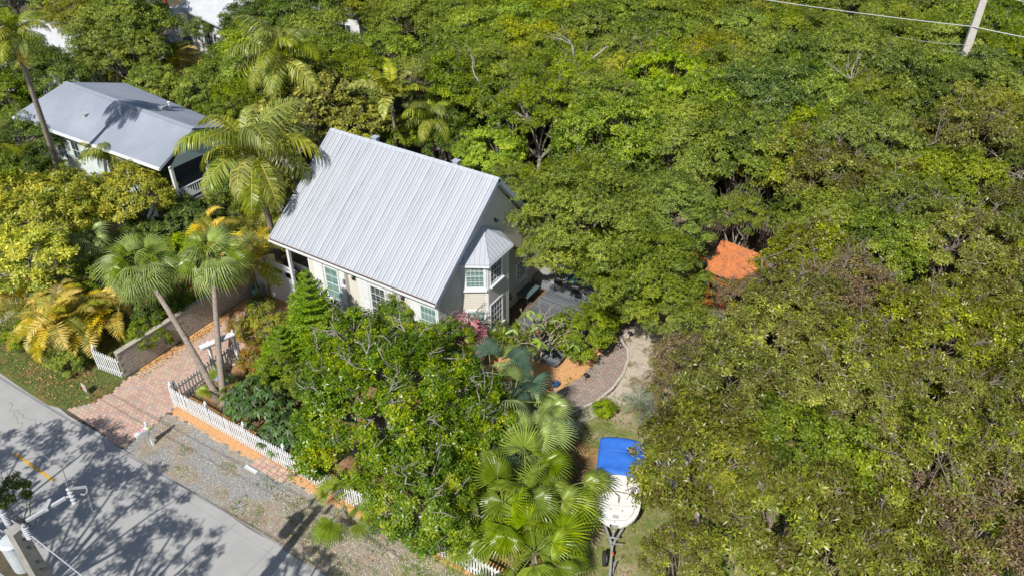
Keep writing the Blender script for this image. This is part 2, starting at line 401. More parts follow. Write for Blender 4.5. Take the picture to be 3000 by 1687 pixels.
FLM = [mat('dead_leaf_orange', (.42, .22, .09), None, rough=.8), mat('dead_leaf_brown', (.22, .12, .06), None, rough=.8), mat('dead_leaf_yellow', (.50, .36, .12), None, rough=.8)]
def fallen(b, p):
    a = rr.uniform(0, 6.28); s = rr.uniform(.03, .08); b.mi = rr.randrange(3); c, t = math.cos(a), math.sin(a); x, y = p; z = .03+rr.uniform(0, .03)
    n0 = len(b.v); b.v += [(x-s*c, y-s*t, z), (x+s*.4*t, y-s*.4*c, z+.02), (x+s*c, y+s*t, z), (x-s*.4*t, y+s*.4*c, z+.015)]; b.face((n0, n0+1, n0+2, n0+3))
pts = []
while len(pts) < 2200:
    x, y = rr.uniform(-44, -31), rr.uniform(11.6, 18)
    if inside(x, y, vp) and math.sin(x*.9+1)+math.sin(y*1.6)+rr.uniform(-1, 1) > .2: pts.append((x, y))
for _ in range(2500): pts.append((rr.uniform(-20, -3), rr.uniform(11.7, 32)))
for _ in range(600): pts.append((rr.uniform(-27, -19), rr.uniform(14.6, 20)))
for _ in range(500): pts.append((rr.uniform(-31.2, -30.5), rr.uniform(14.8, 21)))
scatter_mesh('fallen_leaves', [p for p in pts if not inside(p[0], p[1], pp)], fallen, FLM)
# ================================================================== MAIN HOUSE
METAL = mat('galvalume_sheet', (.44, .465, .515), (.38, .405, .45), 1.6, .42, metal=.15, fac=(.3, .75), stretch=(3, .35, .35), c3=(.27, .29, .33), c3f=(.55, .8), c3scale=1.6)
METAL_B = mat('galvalume_trim', (.46, .50, .56), (.37, .41, .47), 3, .45, metal=.15)
SIDING = mat('cream_siding', (.55, .52, .46), (.49, .465, .41), 3, .6, fac=(.3, .8))
TEAL = mat('teal_louver', (.05, .13, .13), (.04, .11, .11), 5, .5)
RUST = mat('gutter_litter', (.10, .055, .05), (.06, .04, .035), 12, .9)
XL, XR, YE, ZE, YR, ZR, YB, ZB = -28.62, -18.12, 22.49, 4.70, 27.77, 8.62, 31.10, 4.95
house = empty('main_house', (-23, 26, 0), 0, 'cream sided cottage with a steep silver ribbed metal roof and a bay', 'house')
roof = MB(); # underlay slab
roof.v += [(XL+.02, YE+.03, ZE-.16), (XR-.02, YE+.03, ZE-.16), (XR-.02, YR, ZR-.18), (XL+.02, YR, ZR-.18), (XL+.02, YE+.03, ZE-.02), (XR-.02, YE+.03, ZE-.02), (XR-.02, YR, ZR-.02), (XL+.02, YR, ZR-.02)]
for q in ((0,3,2,1),(4,5,6,7),(0,1,5,4),(1,2,6,5),(3,0,4,7)): roof.face(q)
n0 = len(roof.v)
roof.v += [(XL+.02, YR, ZR-.18), (XR-.02, YR, ZR-.18), (XR-.02, YB, ZB-.16), (XL+.02, YB, ZB-.16), (XL+.02, YR, ZR-.02), (XR-.02, YR, ZR-.02), (XR-.02, YB, ZB), (XL+.02, YB, ZB)]
for q in ((0,3,2,1),(4,5,6,7),(1,2,6,5),(2,3,7,6),(3,0,4,7)): roof.face([n0+i for i in q])
roofo = roof.build('roof', WHITE, house)
slope = Vector((0, YR-YE, ZR-ZE)); SL = slope.length; sd = slope/SL; nrm = Vector((0, -sd.z, sd.y))
NP = 36; PW = (XR-XL)/NP
def panel_mesh(L, name, m):
    b = MB(); w = PW
    prof = [(0, 0), (.014, .055), (.048, .055), (.066, 0), (.10, .004), (w*.5-.03, .002), (w*.5-.01, .034), (w*.5+.016, .034), (w*.5+.034, .002), (w-.045, .003), (w, 0)]
    n = len(prof)
    for t in (0, 1):
        for u, h in prof: b.v.append((u, t*L, h))
    for i in range(n-1): b.face((i, i+1, n+i+1, n+i))
    n0 = len(b.v)
    for u, h in prof: b.v.append((u, 0, h))
    for u, h in prof: b.v.append((u, 0, -.02))
    for i in range(n-1): b.face((n0+i+n, n0+i+1+n, n0+i+1, n0+i))
    return b.mesh(name, m)
METAL2 = mat('galvalume_sheet_dull', (.425, .45, .50), (.37, .395, .44), 1.6, .5, metal=.15, fac=(.3, .75), stretch=(3, .35, .35), c3=(.24, .26, .30), c3f=(.60, .8), c3scale=1.0)
METAL3 = mat('galvalume_sheet_bright', (.47, .495, .54), (.41, .435, .48), 1.6, .4, metal=.15, fac=(.3, .75), stretch=(3, .35, .35), c3=(.30, .32, .36), c3f=(.63, .8), c3scale=1.0)
pmf = [panel_mesh(SL+.05, 'roof_panel', m) for m in (METAL, METAL2, METAL3)]; ang = math.atan2(sd.z, sd.y)
for i in range(NP):
    link('roof_panel', pmf[(0, 1, 2, 0, 1, 0, 2, 1)[(i*5) % 8]], roofo, Vector((XL+i*PW, YE-.04, ZE-.02))-Vector(house.location)+Vector((0, 0, 0)), (ang+rr.uniform(-.0006, .0006), 0, 0))
sb_ = Vector((0, YB-YR, ZB-ZR)); SB = sb_.length
b = MB(); b.obox((XL, YR, ZR), (1, 0, 0), sb_/SB, (0, -sb_.z/SB, sb_.y/SB), (0, XR-XL), (0, SB+.05), (0, .02))
b.build('rear_metal_sheet', METAL, roofo)
for o in roofo.children: pass
b = MB()   # ridge cap
b.obox((XL-.01, YR, ZR+.035), (1, 0, 0), -sd, nrm, (0, XR-XL+.02), (-.01, .20), (-.005, .012))
b.obox((XL-.01, YR, ZR+.035), (1, 0, 0), sb_/SB, (0, -sb_.z/SB, sb_.y/SB), (0, XR-XL+.02), (-.01, .20), (-.005, .012))
b.build('ridge_cap', METAL_B, roofo)
for x in (XL-.03, XR-.03):   # rake trims
    b = MB()
    b.obox((x, YE-.05, ZE-.02), (1, 0, 0), sd, nrm, (0, .06), (0, SL+.04), (-.17, .055))
    b.obox((x, YR, ZR), (1, 0, 0), sb_/SB, (0, -sb_.z/SB, sb_.y/SB), (0, .06), (0, SB+.05), (-.17, .045))
    b.build('rake_board', mat('rake_paint', (.33, .38, .46), (.28, .32, .40), 3, .5), roofo)
for x in (-26.0, -20.9):    # two square vents just behind the ridge
    b = MB(); b.box(x-.14, x+.14, YR+.3, YR+.55, ZR-.5, ZR+.0); b.box(x-.18, x+.18, YR+.26, YR+.59, ZR+.0, ZR+.03); b.build('roof_vent', METAL_B, roofo)
# gutter with leaf litter
b = MB(); gz = ZE-.17
b.box(XL, XR, YE-.17, YE-.155, gz, gz+.13); b.box(XL, XR, YE-.155, YE-.0, gz, gz+.015); b.box(XL, XR, YE-.015, YE+.0, gz+.015, gz+.12)
b.box(XL-.012, XL, YE-.17, YE, gz, gz+.13); b.box(XR, XR+.012, YE-.17, YE, gz, gz+.13)
gut = b.build('gutter', WHITE, house)
b = MB(); b.box(XL+.01, XR-.01, YE-.153, YE-.018, gz+.02, gz+.10); b.build('leaf_litter', RUST, gut)
b = MB(); b.box(XL, XR, YE+.002, YE+.03, ZE-.36, ZE-.175); b.build('fascia', WHITE, house)
YW, XW0, XG = 22.95, -26.6, -18.45
# wall cores
CORE = mat('wall_core', (.48, .455, .41), None, rough=.8)
b = MB(); b.box(XW0, XG, YW, 30.9, 0, 4.45)
n0 = len(b.v)
yf, yb_ = YW, 30.9
b.v += [(XW0, yf, 4.45), (XW0, yb_, 4.45), (XW0, YR, ZR-.22), (XG, yf, 4.45), (XG, yb_, 4.45), (XG, YR, ZR-.22)]
b.face((n0, n0+2, n0+1)); b.face((n0+3, n0+4, n0+5)); b.face((n0, n0+3, n0+5, n0+2)); b.face((n0+1, n0+2, n0+5, n0+4))
wall = b.build('wall', CORE, house)
def clap(o, u, n, w0, w1, z, ex, mat_=SIDING, parent=wall):
    """one lap board: lower edge proud of the upper edge; o origin, u along, n outward; w0(z0), w1(z1) extents"""
    b = MB(); o, u, n = Vector(o), Vector(u).normalized(), Vector(n).normalized(); up = Vector((0, 0, 1))
    (a0, a1), (c0, c1) = w0, w1; lo, hi = .046, .002
    pts = [o+u*a0+up*z+n*.001, o+u*a1+up*z+n*.001, o+u*c1+up*(z+ex)+n*.001, o+u*c0+up*(z+ex)+n*.001,
           o+u*a0+up*z+n*lo, o+u*a1+up*z+n*lo, o+u*c1+up*(z+ex)+n*hi, o+u*c0+up*(z+ex)+n*hi]
    b.v += [tuple(p) for p in pts]
    for q in ((4,5,6,7),(0,1,5,4),(1,2,6,5),(3,0,4,7)): b.face(q)
    return b.build('clapboard', mat_, parent)
EX = .15
z = .15
while z < 4.2: clap((XW0, YW, 0), (1, 0, 0), (0, -1, 0), (0, XG-XW0), (0, XG-XW0), z, EX-.001); z += EX
def gab(z):   # y extents of the gable wall at height z
    y0 = YW if z < ZE-.15 else YW+(z-(ZE-.15))*(YR-YE)/(ZR-ZE)
    y1 = 30.9 if z < ZB-.15 else 30.9-(z-(ZB-.15))*(YB-YR)/(ZR-ZB)
    return (y0+.02, max(y1-.02, y0+.03))
z = .05
while z < 8.2: clap((XG, 0, 0), (0, 1, 0), (1, 0, 0), gab(z), gab(z+EX), z, EX-.001); z += EX
# porch at the left end of the front
b = MB(); b.box(-28.08, -27.92, 22.85, 23.0, 0, 4.35); b.build('porch_post', WHITE, house)
b = MB(); b.box(-28.08, -27.92, 30.0, 30.15, 0, 4.6); b.build('porch_post', WHITE, house)
b = MB(); b.box(-28.4, -26.62, 23.4, 30.8, .5, .62); b.build('porch_floor', GREY_WOOD, house)
b = MB(); b.box(-26.5, -18.5, 21.6, 22.9, .9, 1.35); b.build('front_stoop', mat('stoop_grey', (.30, .33, .36), (.24, .26, .29), 3, .8), house)
def trim(pts, name='corner_board', m=WHITE, parent=house):
    b = MB(); b.box(*pts); return b.build(name, m, parent)
trim((XW0-.02, XW0+.09, YW-.045, YW, 0, 4.3)); trim((XG-.10, XG+.04, YW-.045, YW, 0, 4.3)); trim((XG, XG+.04, YW, YW+.12, 0, 4.6)); trim((XG, XG+.045, 30.78, 30.9, 0, 4.9))
# windows ----------------------------------------------------------
def window(o, u, n, w, h, cols, rows, louver=True, name='window', parent=house, frame=.09, sill=True, depth=.05, panes=True):
    o, u, n, up = Vector(o), Vector(u).normalized(), Vector(n).normalized(), Vector((0, 0, 1))
    b = MB(); f = frame
    b.obox(o, u, n, up, (-w/2-f, -w/2), (0, depth), (-f, h+f)); b.obox(o, u, n, up, (w/2, w/2+f), (0, depth), (-f, h+f))
    b.obox(o, u, n, up, (-w/2, w/2), (0, depth), (-f, 0)); b.obox(o, u, n, up, (-w/2, w/2), (0, depth), (h, h+f))
    win = b.build(name, WHITE, parent)
    for r in (0, 1):
        b = MB(); b.obox(o, u, n, up, (-w/2, w/2), (depth*.2, depth*.25), (r*h/2+.002, (r+1)*h/2-.002)); b.build('pane', TEAL if louver else GLASS, win)
    if louver:
        b = MB(); k = int(h/.065)
        for i in range(k):
            zz = (i+.2)*h/k
            b.obox(o+up*zz, u, (n*.6+up*.0), (up*.8+n*-.35), (-w/2+.01, w/2-.01), (depth*.45, depth*.62), (0, .045))
        b.build('louver_shutter', mat('louver_light', (.20, .38, .34), (.16, .32, .29), 5, .45), win)
    b = MB(); m = .017
    for i in range(1, cols): x = -w/2+i*w/cols; b.obox(o, u, n, up, (x-m/2, x+m/2), (depth*.6, depth*.82), (0, h))
    for j in range(1, rows):
        zz = j*h/rows; t = .032 if j == rows//2 else m
        b.obox(o, u, n, up, (-w/2, w/2), (depth*.6, depth*.84), (zz-t/2, zz+t/2))
    b.build('muntin_grid', WHITE, win)
    if sill:
        b = MB(); b.obox(o, u, n, up, (-w/2-f-.03, w/2+f+.03), (0, depth+.10), (-f-.10, -f-.02)); b.build('sill', WHITE, win)
    return win
def shut(x0, x1, z0, z1, name='shutter'):
    b = MB(); y = YW-.03
    b.box(x0, x1, y-.045, y, z0, z1)
    b.box(x0+.05, x1-.05, y-.052, y-.045, z0+.06, (z0+z1)/2-.03); b.box(x0+.05, x1-.05, y-.052, y-.045, (z0+z1)/2+.03, z1-.06)
    b.build(name, WHITE, house)
front = ((1, 0, 0), (0, -1, 0))
shut(-26.22, -25.62, 1.7, 4.0); window((-25.05, YW-.03, 2.0), *front, .78, 1.85, 2, 4); shut(-24.52, -23.92, 1.9, 3.95)
shut(-23.28, -22.62, 1.5, 3.95); shut(-21.47, -20.75, 1.5, 3.95)
# french door: frame, pane, muntins
dr = window((-22.05, YW-.03, 1.6), *front, .85, 2.2, 3, 5, louver=False, name='door', sill=False, frame=.12)
b = MB(); b.box(-22.47, -21.63, YW-.06, YW-.045, 1.4, 2.0); b.build('kick_panel', WHITE, dr)
shut(-20.05, -19.50, 1.6, 4.0); window((-18.98, YW-.03, 2.2), *front, .85, 1.65, 4, 4)
b = MB()   # downspout and junction box
b.box(-24.02-.09, -24.02+.09, YW-.11, YW-.03, 1.35, 4.25); b.build('downspout', mat('downspout_paint', (.33, .32, .29), None, rough=.5), house)
b = MB(); b.box(-24.2, -24.1, YW-.20, YW-.03, 3.3, 3.55); b.build('meter_box', GREY_WOOD, house)
for x in (-23.5, -20.45):
    b = MB(); b.lathe((x, YW-.12, 3.85), [(.03, -.1), (.08, -.06), (.09, .1), (.02, .16)], 8); b.build('wall_lamp', DARK, house)
# bay ---------------------------------------------------------------
BL, BC, BR_, BS = Vector((-18.45, 24.80, 0)), Vector((-17.33, 25.50, 0)), Vector((-17.37, 27.50, 0)), Vector((-18.45, 28.15, 0))
bb = MB(); Zb = 5.38
inn = [BL+Vector((.0, .06, 0)), BC+Vector((-.07, .06, 0)), BR_+Vector((-.07, -.05, 0)), BS+Vector((0, -.06, 0))]
n0 = 0
bb.v = [(p.x, p.y, 0) for p in inn]+[(p.x, p.y, Zb) for p in inn]
for i in range(3): bb.face((i, i+1, 4+i+1, 4+i))
bb.face((4, 5, 6, 7))
bay = bb.build('bay', CORE, house)
faces = []
for a, c in ((inn[0], inn[1]), (inn[1], inn[2]), (inn[2], inn[3])):
    u = (c-a).normalized(); n = Vector((u.y, -u.x, 0)); faces.append((a, u, n, (c-a).length))
    z = .1
    while z < Zb-.02:
        clap((a.x, a.y, 0), u, n, (.02, (c-a).length-.02), (.02, (c-a).length-.02), z, min(EX, Zb-z)-.001, parent=bay); z += EX
for i, p in enumerate(inn[:3]):
    u = faces[i][1]; n = faces[i][2]; b = MB()
    if i > 0:
        pu, pn = faces[i-1][1], faces[i-1][2]; b.obox(p, -pu, pn, (0, 0, 1), (-.002, .11), (0, .036), (0, Zb))
    b.obox(p, u, n, (0, 0, 1), (0 if i else .0, .11), (0, .035), (0, Zb-.003)); b.build('corner_board', WHITE, bay)
a, u, n, L = faces[0]; c = a+u*(L/2+.03)
window(c+n*.03+Vector((0, 0, 4.05)), u, n, .80, 1.22, 4, 4, frame=.13)
window(c+n*.03+Vector((0, 0, 1.42)), u, n, .80, 1.15, 4, 4, frame=.13)
a, u, n, L = faces[1]; c = a+u*(L*.36)
window(c+n*.03+Vector((0, 0, 4.08)), u, n, .92, 1.16, 4, 4, louver=False, frame=.10)
window(c+n*.03+Vector((0, 0, 1.35)), u, n, .98, 1.40, 4, 4, louver=False, frame=.10)
# bay roof: three ribbed facets
T = Vector((-18.42, 26.75, 6.42)); zE = Zb+.02
e = [BL+Vector((.02, -.10, zE)), BC+Vector((.13, -.10, zE)), BR_+Vector((.13, .08, zE)), BS+Vector((.02, .12, zE))]
b = MB()
for i in range(3): b.poly([e[i], e[i+1], T])
b.poly([Vector((p.x, p.y, zE-.06)) for p in reversed(e)])
for i in range(3): b.poly([Vector((e[i].x, e[i].y, zE-.06)), Vector((e[i+1].x, e[i+1].y, zE-.06)), e[i+1], e[i]])
bro = b.build('bay_roof', METAL, house)
for i in range(3):
    L = (e[i+1]-e[i]).length; u = (e[i+1]-e[i])/L
    # rib direction: up-slope, perpendicular to the eave in the facet plane
    nn = (e[i+1]-e[i]).cross(T-e[i]).normalized(); sdir = nn.cross(u).normalized()
    if sdir.z < 0: sdir = -sdir
    tx = (T-e[i]).dot(u); hh = (T-e[i]).dot(sdir)
    k = int(L/.23)
    for j in range(1, k):
        s = j*L/k; t = (s/tx if s < tx else (L-s)/(L-tx))*hh*.97
        if t > .1:
            b = MB(); b.bar(e[i]+u*s+nn*.012, e[i]+u*s+sdir*t+nn*.012, .028, .03, up=nn); b.build('standing_seam', METAL, bro)
for i in (1, 2):
    b = MB(); b.bar(e[i]+Vector((0, 0, .015)), T+Vector((0, 0, .015)), .07, .03); b.build('hip_cap', METAL_B, bro)
b = MB(); b.bar(Vector((-18.38, 25.0, 5.62)), T+Vector((.03, 0, .02)), .04, .16); b.bar(T+Vector((.03, 0, .02)), Vector((-18.38, 28.2, 5.5)), .04, .16); b.build('flashing', METAL_B, bro)
for i in range(3):
    b = MB(); b.bar(e[i]-Vector((0, 0, .11)), e[i+1]-Vector((0, 0, .11)), .05, .1); b.build('fascia', WHITE, bay)
# gable wall window and floodlight
window((XG+.03, 30.25, 1.5), (0, 1, 0), (1, 0, 0), .85, .95, 4, 4, louver=False)
b = MB(); q = Vector((XG+.05, 27.75, 6.3)); b.lathe(q, [(.05, 0), (.07, .05), (.03, .1)], 8); b.bar(q, q+Vector((.2, -.1, -.05)), .06); b.bar(q, q+Vector((.2, .12, -.05)), .06); b.build('floodlight', DARK, house)
b = MB()
for k_ in range(10): b.tube([PX(1283+3*math.cos(k_*.7), 745+6*math.sin(k_*.7), XG+.05), PX(1283+8*math.cos(k_*.9+1), 745+13*math.sin(k_*.9+1), XG+.06)], .012, 4)
b.build('metal_wall_ornament', DARK, house)
# lower shed wing behind the gable
b = MB(); b.box(-24, -18.6, 30.92, 33.4, 0, 2.5)
n0 = len(b.v); b.v += [(-24, 30.92, 2.5), (-18.6, 30.92, 2.5), (-18.6, 33.4, 2.5), (-24, 33.4, 2.5), (-24, 30.92, 3.3), (-18.6, 30.92, 3.3)]
b.face((n0+1, n0+2, n0+5)); b.face((n0, n0+4, n0+3)); wing = b.build('rear_wing', CORE, house)
z = .1
while z < 2.45: clap((-18.6, 0, 0), (0, 1, 0), (1, 0, 0), (30.94, 33.4), (30.94, 33.4), z, EX-.001, parent=wing); z += EX
b = MB(); b.obox((-24.1, 30.9, 3.34), (1, 0, 0), Vector((0, 2.7, -.9)).normalized(), Vector((0, .9, 2.7)).normalized(), (0, 5.7), (0, 2.85), (0, .04)); b.build('wing_roof', METAL, house)

# ================================================================== DECK (planks along X)
DECKM = [mat('deck_board_slate', (.14, .155, .175), (.10, .11, .13), 6, .75), mat('deck_board_dark', (.11, .12, .14), (.08, .09, .105), 6, .75), mat('deck_board_pale', (.17, .185, .205), (.13, .14, .16), 6, .75)]
deck = empty('garden_deck', (-15.6, 29, 0), 0, 'dark slate coloured plank deck beside the cream gable wall', 'deck')
dm = []
for m in DECKM:
    b = MB(); b.box(-1.75, 1.75, -.062, .062, 0, .035); dm.append(b.mesh('plank', m))
y = 26.25
i = 0
while y < 31.6:
    x = -15.55+(.35 if y < 27 else 0)
    link('plank', dm[rr.choices((0, 1, 2), (4, 3, 2))[0]], deck, Vector((x, y, .30))-Vector(deck.location), (0, 0, rr.uniform(-.002, .002)), ((1.0 if y > 27 else .82), 1, 1)); y += .137
b = MB(); b.box(-17.25, -13.85, 26.2, 31.6, .05, .295); b.build('deck_frame', DECKM[1], deck)
deck2 = empty('upper_deck', (-15, 33, 0), 0, 'pale grey raised deck platform behind the slate deck', 'deck')
PD = mat('pale_deck_board', (.36, .37, .37), (.25, .26, .27), 5, .8); b = MB(); b.box(-2.2, 2.2, -.062, .062, 0, .035); pmesh = b.mesh('plank', PD)
y = 31.75
while y < 34.6: link('plank', pmesh, deck2, Vector((-16.3, y, .52))-Vector(deck2.location)); y += .137
b = MB(); b.box(-18.45, -14.15, 31.68, 34.6, .05, .515); b.build('deck_frame', GREY_WOOD, deck2)

# ================================================================== NEIGHBOUR HOUSE
SHING = mat('blue_grey_shingle', (.235, .265, .33), (.20, .23, .285), 14, .85, bump=.4, bscale=50, fac=(.3, .7), c3=(.265, .295, .36), c3f=(.45, .65), c3scale=.25)
CAP = mat('shingle_cap', (.31, .34, .40), (.27, .30, .355), 8, .85)
NBW = mat('pale_aqua_stucco', (.62, .70, .70), (.54, .62, .63), 1.5, .7)
nb = empty('neighbour_house', (-47, 27, 0), 0, 'pale aqua raised house with a low blue grey shingle roof', 'house')
A, B_, C_, D_ = Vector((-54.2, 24.2, 4.8)), Vector((-39.65, 24.45, 4.8)), Vector((-38.9, 26.75, 6.55)), Vector((-51.95, 27.1, 6.6))
E_, F_ = Vector((-53.1, 31.9, 4.75)), Vector((-40.8, 30.7, 4.75))
b = MB(); dz = Vector((0, 0, -.16))
b.poly([A, B_, C_, D_]); b.poly([D_, C_, F_, E_]); b.poly([A+dz, D_+dz, C_+dz, B_+dz]); b.poly([D_+dz, E_+dz, F_+dz, C_+dz])
for p, q in ((A, B_), (B_, C_), (C_, F_), (F_, E_), (E_, D_), (D_, A)): b.poly([p+dz, q+dz, q, p])
nr = b.build('roof', SHING, nb)
def courses(p0, p1, q1, q0, n, name='shingle_course'):
    # low-profile overlapping courses between the eave p0-p1 and the ridge q0-q1
    nn = (p1-p0).cross(q0-p0).normalized()
    if nn.z < 0: nn = -nn
    for i in range(n):
        t0, t1 = i/n, (i+1)/n; a, c = p0.lerp(q0, t0), p1.lerp(q1, t0); d, e2 = p0.lerp(q0, t1), p1.lerp(q1, t1)
        b = MB(); lo = nn*.022; hi = nn*.004; b.v += [tuple(v) for v in (a+hi*.2, c+hi*.2, a+lo, c+lo, e2+hi, d+hi)]
        b.face((2, 3, 4, 5)); b.face((0, 1, 3, 2)); b.build(name, SHING, nr)
courses(A, B_, C_, D_, 22); courses(E_, F_, C_, D_, 26)
b = MB(); b.bar(D_+Vector((0, 0, .02)), C_+Vector((0, 0, .02)), .26, .05); b.build('ridge_cap', CAP, nr)
b = MB(); b.bar(A+Vector((0, -.05, -.1)), B_+Vector((0, -.05, -.1)), .12, .16); b.build('gutter', WHITE, nb)
b = MB(); m1, m2 = A.lerp(B_, .58), D_.lerp(C_, .58); b.bar(m1+Vector((0, 0, .03)), m2+Vector((0, 0, .03)), .04, .02); b.build('roof_seam', CAP, nr)
def roofz(x, y): 
    return 4.8+(y-24.3)/(27-24.3)*1.8 if y < 27 else 6.6-(y-27)/(31.3-27)*1.85
for px, py, fy in ((237, 359, 25.6), (413, 292, 28.6)):
    c = PY(px, py, fy); z0 = roofz(c.x, fy); b = MB(); b.box(c.x-.2, c.x+.2, fy-.16, fy+.16, z0-.1, z0+.17); b.box(c.x-.25, c.x+.25, fy-.2, fy+.2, z0+.17, z0+.21); b.build('roof_vent', mat('vent_grey', (.42, .44, .47), (.34, .36, .39), 5, .6), nr)
for px, py, fy in ((311, 310, 26.3), (430, 280, 29.3)):
    c = PY(px, py, fy); z0 = roofz(c.x, fy); b = MB(); b.tube([(c.x, fy, z0-.1), (c.x, fy, z0+.42)], .06, 8); b.lathe((c.x, fy, z0+.42), [(.10, 0), (.10, .08), (.02, .1)], 8); b.build('vent_pipe', WHITE, nr)
b = MB(); b.box(-53.3, -42.2, 25.0, 31.0, 0, 4.6)
n0 = len(b.v); b.v += [(-53.3, 25, 4.6), (-53.3, 31, 4.6), (-52.2, 27.1, 6.3), (-42.2, 25, 4.6), (-42.2, 31, 4.6), (-42.2, 26.8, 6.3)]
b.face((n0, n0+2, n0+1)); b.face((n0+3, n0+4, n0+5)); nw = b.build('wall', NBW, nb)
nf = ((1, 0, 0), (0, -1, 0))
def nwin(x, z, w, h, cols=2, rows=2, trimw=.08): return window((x, 25.0, z), *nf, w, h, cols, rows, louver=False, parent=nb, frame=trimw)
nwin(-52.6, 2.2, .8, 1.5, 2, 4); nwin(-51.0, 2.3, 1.0, 1.3, 2, 2); nwin(-49.3, 2.6, .8, 1.2, 2, 2); nwin(-44.6, 2.6, .9, 1.2, 2, 2)
nwin(-52.6, .3, .8, 1.3, 2, 2)
# outside stair and landing with balusters
stair = MB()
for i in range(9): stair.box(-51.8+i*.28, -51.5+i*.28, 24.0, 24.9, 1.9-i*.2, 1.96-i*.2)
stair.bar((-51.8, 24.0, 1.9), (-49.2, 24.0, .1), .05, .2); stair.bar((-51.8, 24.0, 2.8), (-49.2, 24.0, 1.0), .06, .06)
stair.box(-53.0, -51.8, 24.0, 24.9, 1.9, 1.98); stair.build('stair', WHITE, nb)
for i in range(14):
    b = MB(); x = -53.0+i*.28; zz = 1.95 if x < -51.8 else 1.95-(x+51.8)*.7; b.box(x-.03, x+.03, 23.98, 24.04, zz-.02, zz+.88); b.build('baluster', WHITE, nb)
# porch at the right end
b = MB(); b.box(-42.2, -39.3, 25.0, 30.4, 2.0, 2.15); b.build('porch_floor', GREY_WOOD, nb)
b = MB(); b.box(-42.19, -42.15, 25.2, 30.6, 2.15, 4.6); b.build('porch_shade_sheet', mat('porch_shadow_wall', (.10, .11, .12), None, rough=.8), nb)  # dark sheet over the aqua end wall, painting in the porch's shade
for y in (24.95, 27.4, 30.2):
    b = MB(); b.box(-39.5, -39.32, y-.09, y+.09, 0, 4.7 if y < 26 else 5.2 if y < 29 else 4.7); b.build('porch_post', WHITE, nb)
for yy in (2.35, 3.05):
    b = MB(); b.box(-39.44, -39.38, 25.05, 30.1, yy, yy+.07); b.build('rail', WHITE, nb)
for i in range(30):
    y = 25.2+i*.165
    b = MB(); b.box(-39.43, -39.39, y-.025, y+.025, 2.42, 3.05); b.build('baluster', WHITE, nb)
b = MB(); b.poly([Vector((-39.3, 24.7, 4.62)), Vector((-39.3, 30.4, 4.55)), C_+Vector((-.3, 0, -.2))]); b.build('gable_panel', mat('gable_paint', (.40, .50, .50), None, rough=.7), nb)

# ================================================================== FAR HOUSES
def far_house(label, c0, rz, w, d, h, rh, wm, rm, wins, loc):
    hs = empty('far_house', loc, rz, label, 'house')
    b = MB(); b.box(-w/2, w/2, -d/2, d/2, 0, h); n0 = len(b.v)
    b.v += [(-w/2, -d/2, h), (-w/2, d/2, h), (-w/2, 0, h+rh*.92), (w/2, -d/2, h), (w/2, d/2, h), (w/2, 0, h+rh*.92)]
    b.face((n0, n0+2, n0+1)); b.face((n0+3, n0+4, n0+5)); b.build('wall', wm, hs, world=False)
    b = MB(); o = .5
    for s in (-1, 1):
        b.poly([(-w/2-o, s*(d/2+o), h-o*rh/(d/2)), (w/2+o, s*(d/2+o), h-o*rh/(d/2)), (w/2+o, 0, h+rh), (-w/2-o, 0, h+rh)])
        b.poly([(-w/2-o, s*(d/2+o), h-.15-o*rh/(d/2)), (w/2+o, s*(d/2+o), h-.15-o*rh/(d/2)), (w/2+o, 0, h+rh-.15), (-w/2-o, 0, h+rh-.15)])
        b.poly([(-w/2-o, s*(d/2+o), h-.15-o*rh/(d/2)), (w/2+o, s*(d/2+o), h-.15-o*rh/(d/2)), (w/2+o, s*(d/2+o), h-o*rh/(d/2)), (-w/2-o, s*(d/2+o), h-o*rh/(d/2))])
        for e2 in (-1, 1):
            b.poly([(e2*(w/2+o), s*(d/2+o), h-.15-o*rh/(d/2)), (e2*(w/2+o), 0, h+rh-.15), (e2*(w/2+o), 0, h+rh), (e2*(w/2+o), s*(d/2+o), h-o*rh/(d/2))])
    b.build('roof', rm, hs, world=False)
    for (x, z, ww, hh_) in wins:
        b = MB(); b.box(x-ww/2-.08, x+ww/2+.08, -d/2-.05, -d/2-.002, z-.08, z+hh_+.08); wn = b.build('window', WHITE, hs, world=False)
        b = MB(); b.box(x-ww/2, x+ww/2, -d/2-.07, -d/2-.052, z, z+hh_); b.build('pane', GLASS, wn, world=False)
        b = MB(); b.box(x-.02, x+.02, -d/2-.085, -d/2-.072, z, z+hh_); b.box(x-ww/2, x+ww/2, -d/2-.085, -d/2-.072, z+hh_/2-.02, z+hh_/2+.02); b.build('muntin_grid', WHITE, wn, world=False)
    return hs
WR = mat('white_metal_roof', (.55, .56, .60), (.46, .48, .52), 1.5, .5); WW = mat('far_white_wall', (.66, .67, .68), (.58, .59, .61), 2, .8)
p = P(60, 92, 4.3); far_house('house at the far left under a plain white roof behind the tall palm trunk', None, .35, 12, 7, 3.9, 1.0, WW, WR, [(-3, 1, 1, 1.2), (2, 1, 1, 1.2)], (p.x-1.0, p.y+1.5, 0))
p = P(555, 60, 3.2); fh = far_house('white gabled house at the top left beyond the red post', None, -.25, 8, 8, 4.2, 1.6, WW, WR, [(-2.4, 1.2, .9, 1.3), (0, 1.2, .9, 1.3), (2.4, 1.2, .9, 1.3)], (p.x, p.y+3.0, 0))
b = MB()
for i in range(9): b.box(-7.6+i*.33, -7.5+i*.33, -4.8, -1.5, 3.1, 3.2)
b.box(-7.7, -4.4, -4.9, -4.8, 0, .2); b.box(-7.7, -4.4, -4.9, -4.78, 2.9, 3.1); b.box(-6.1, -5.95, -4.9, -4.78, 0, 3.0); b.box(-4.5, -4.35, -4.9, -4.78, 0, 3.0); b.box(-7.7, -7.55, -4.9, -4.78, 0, 3.0)
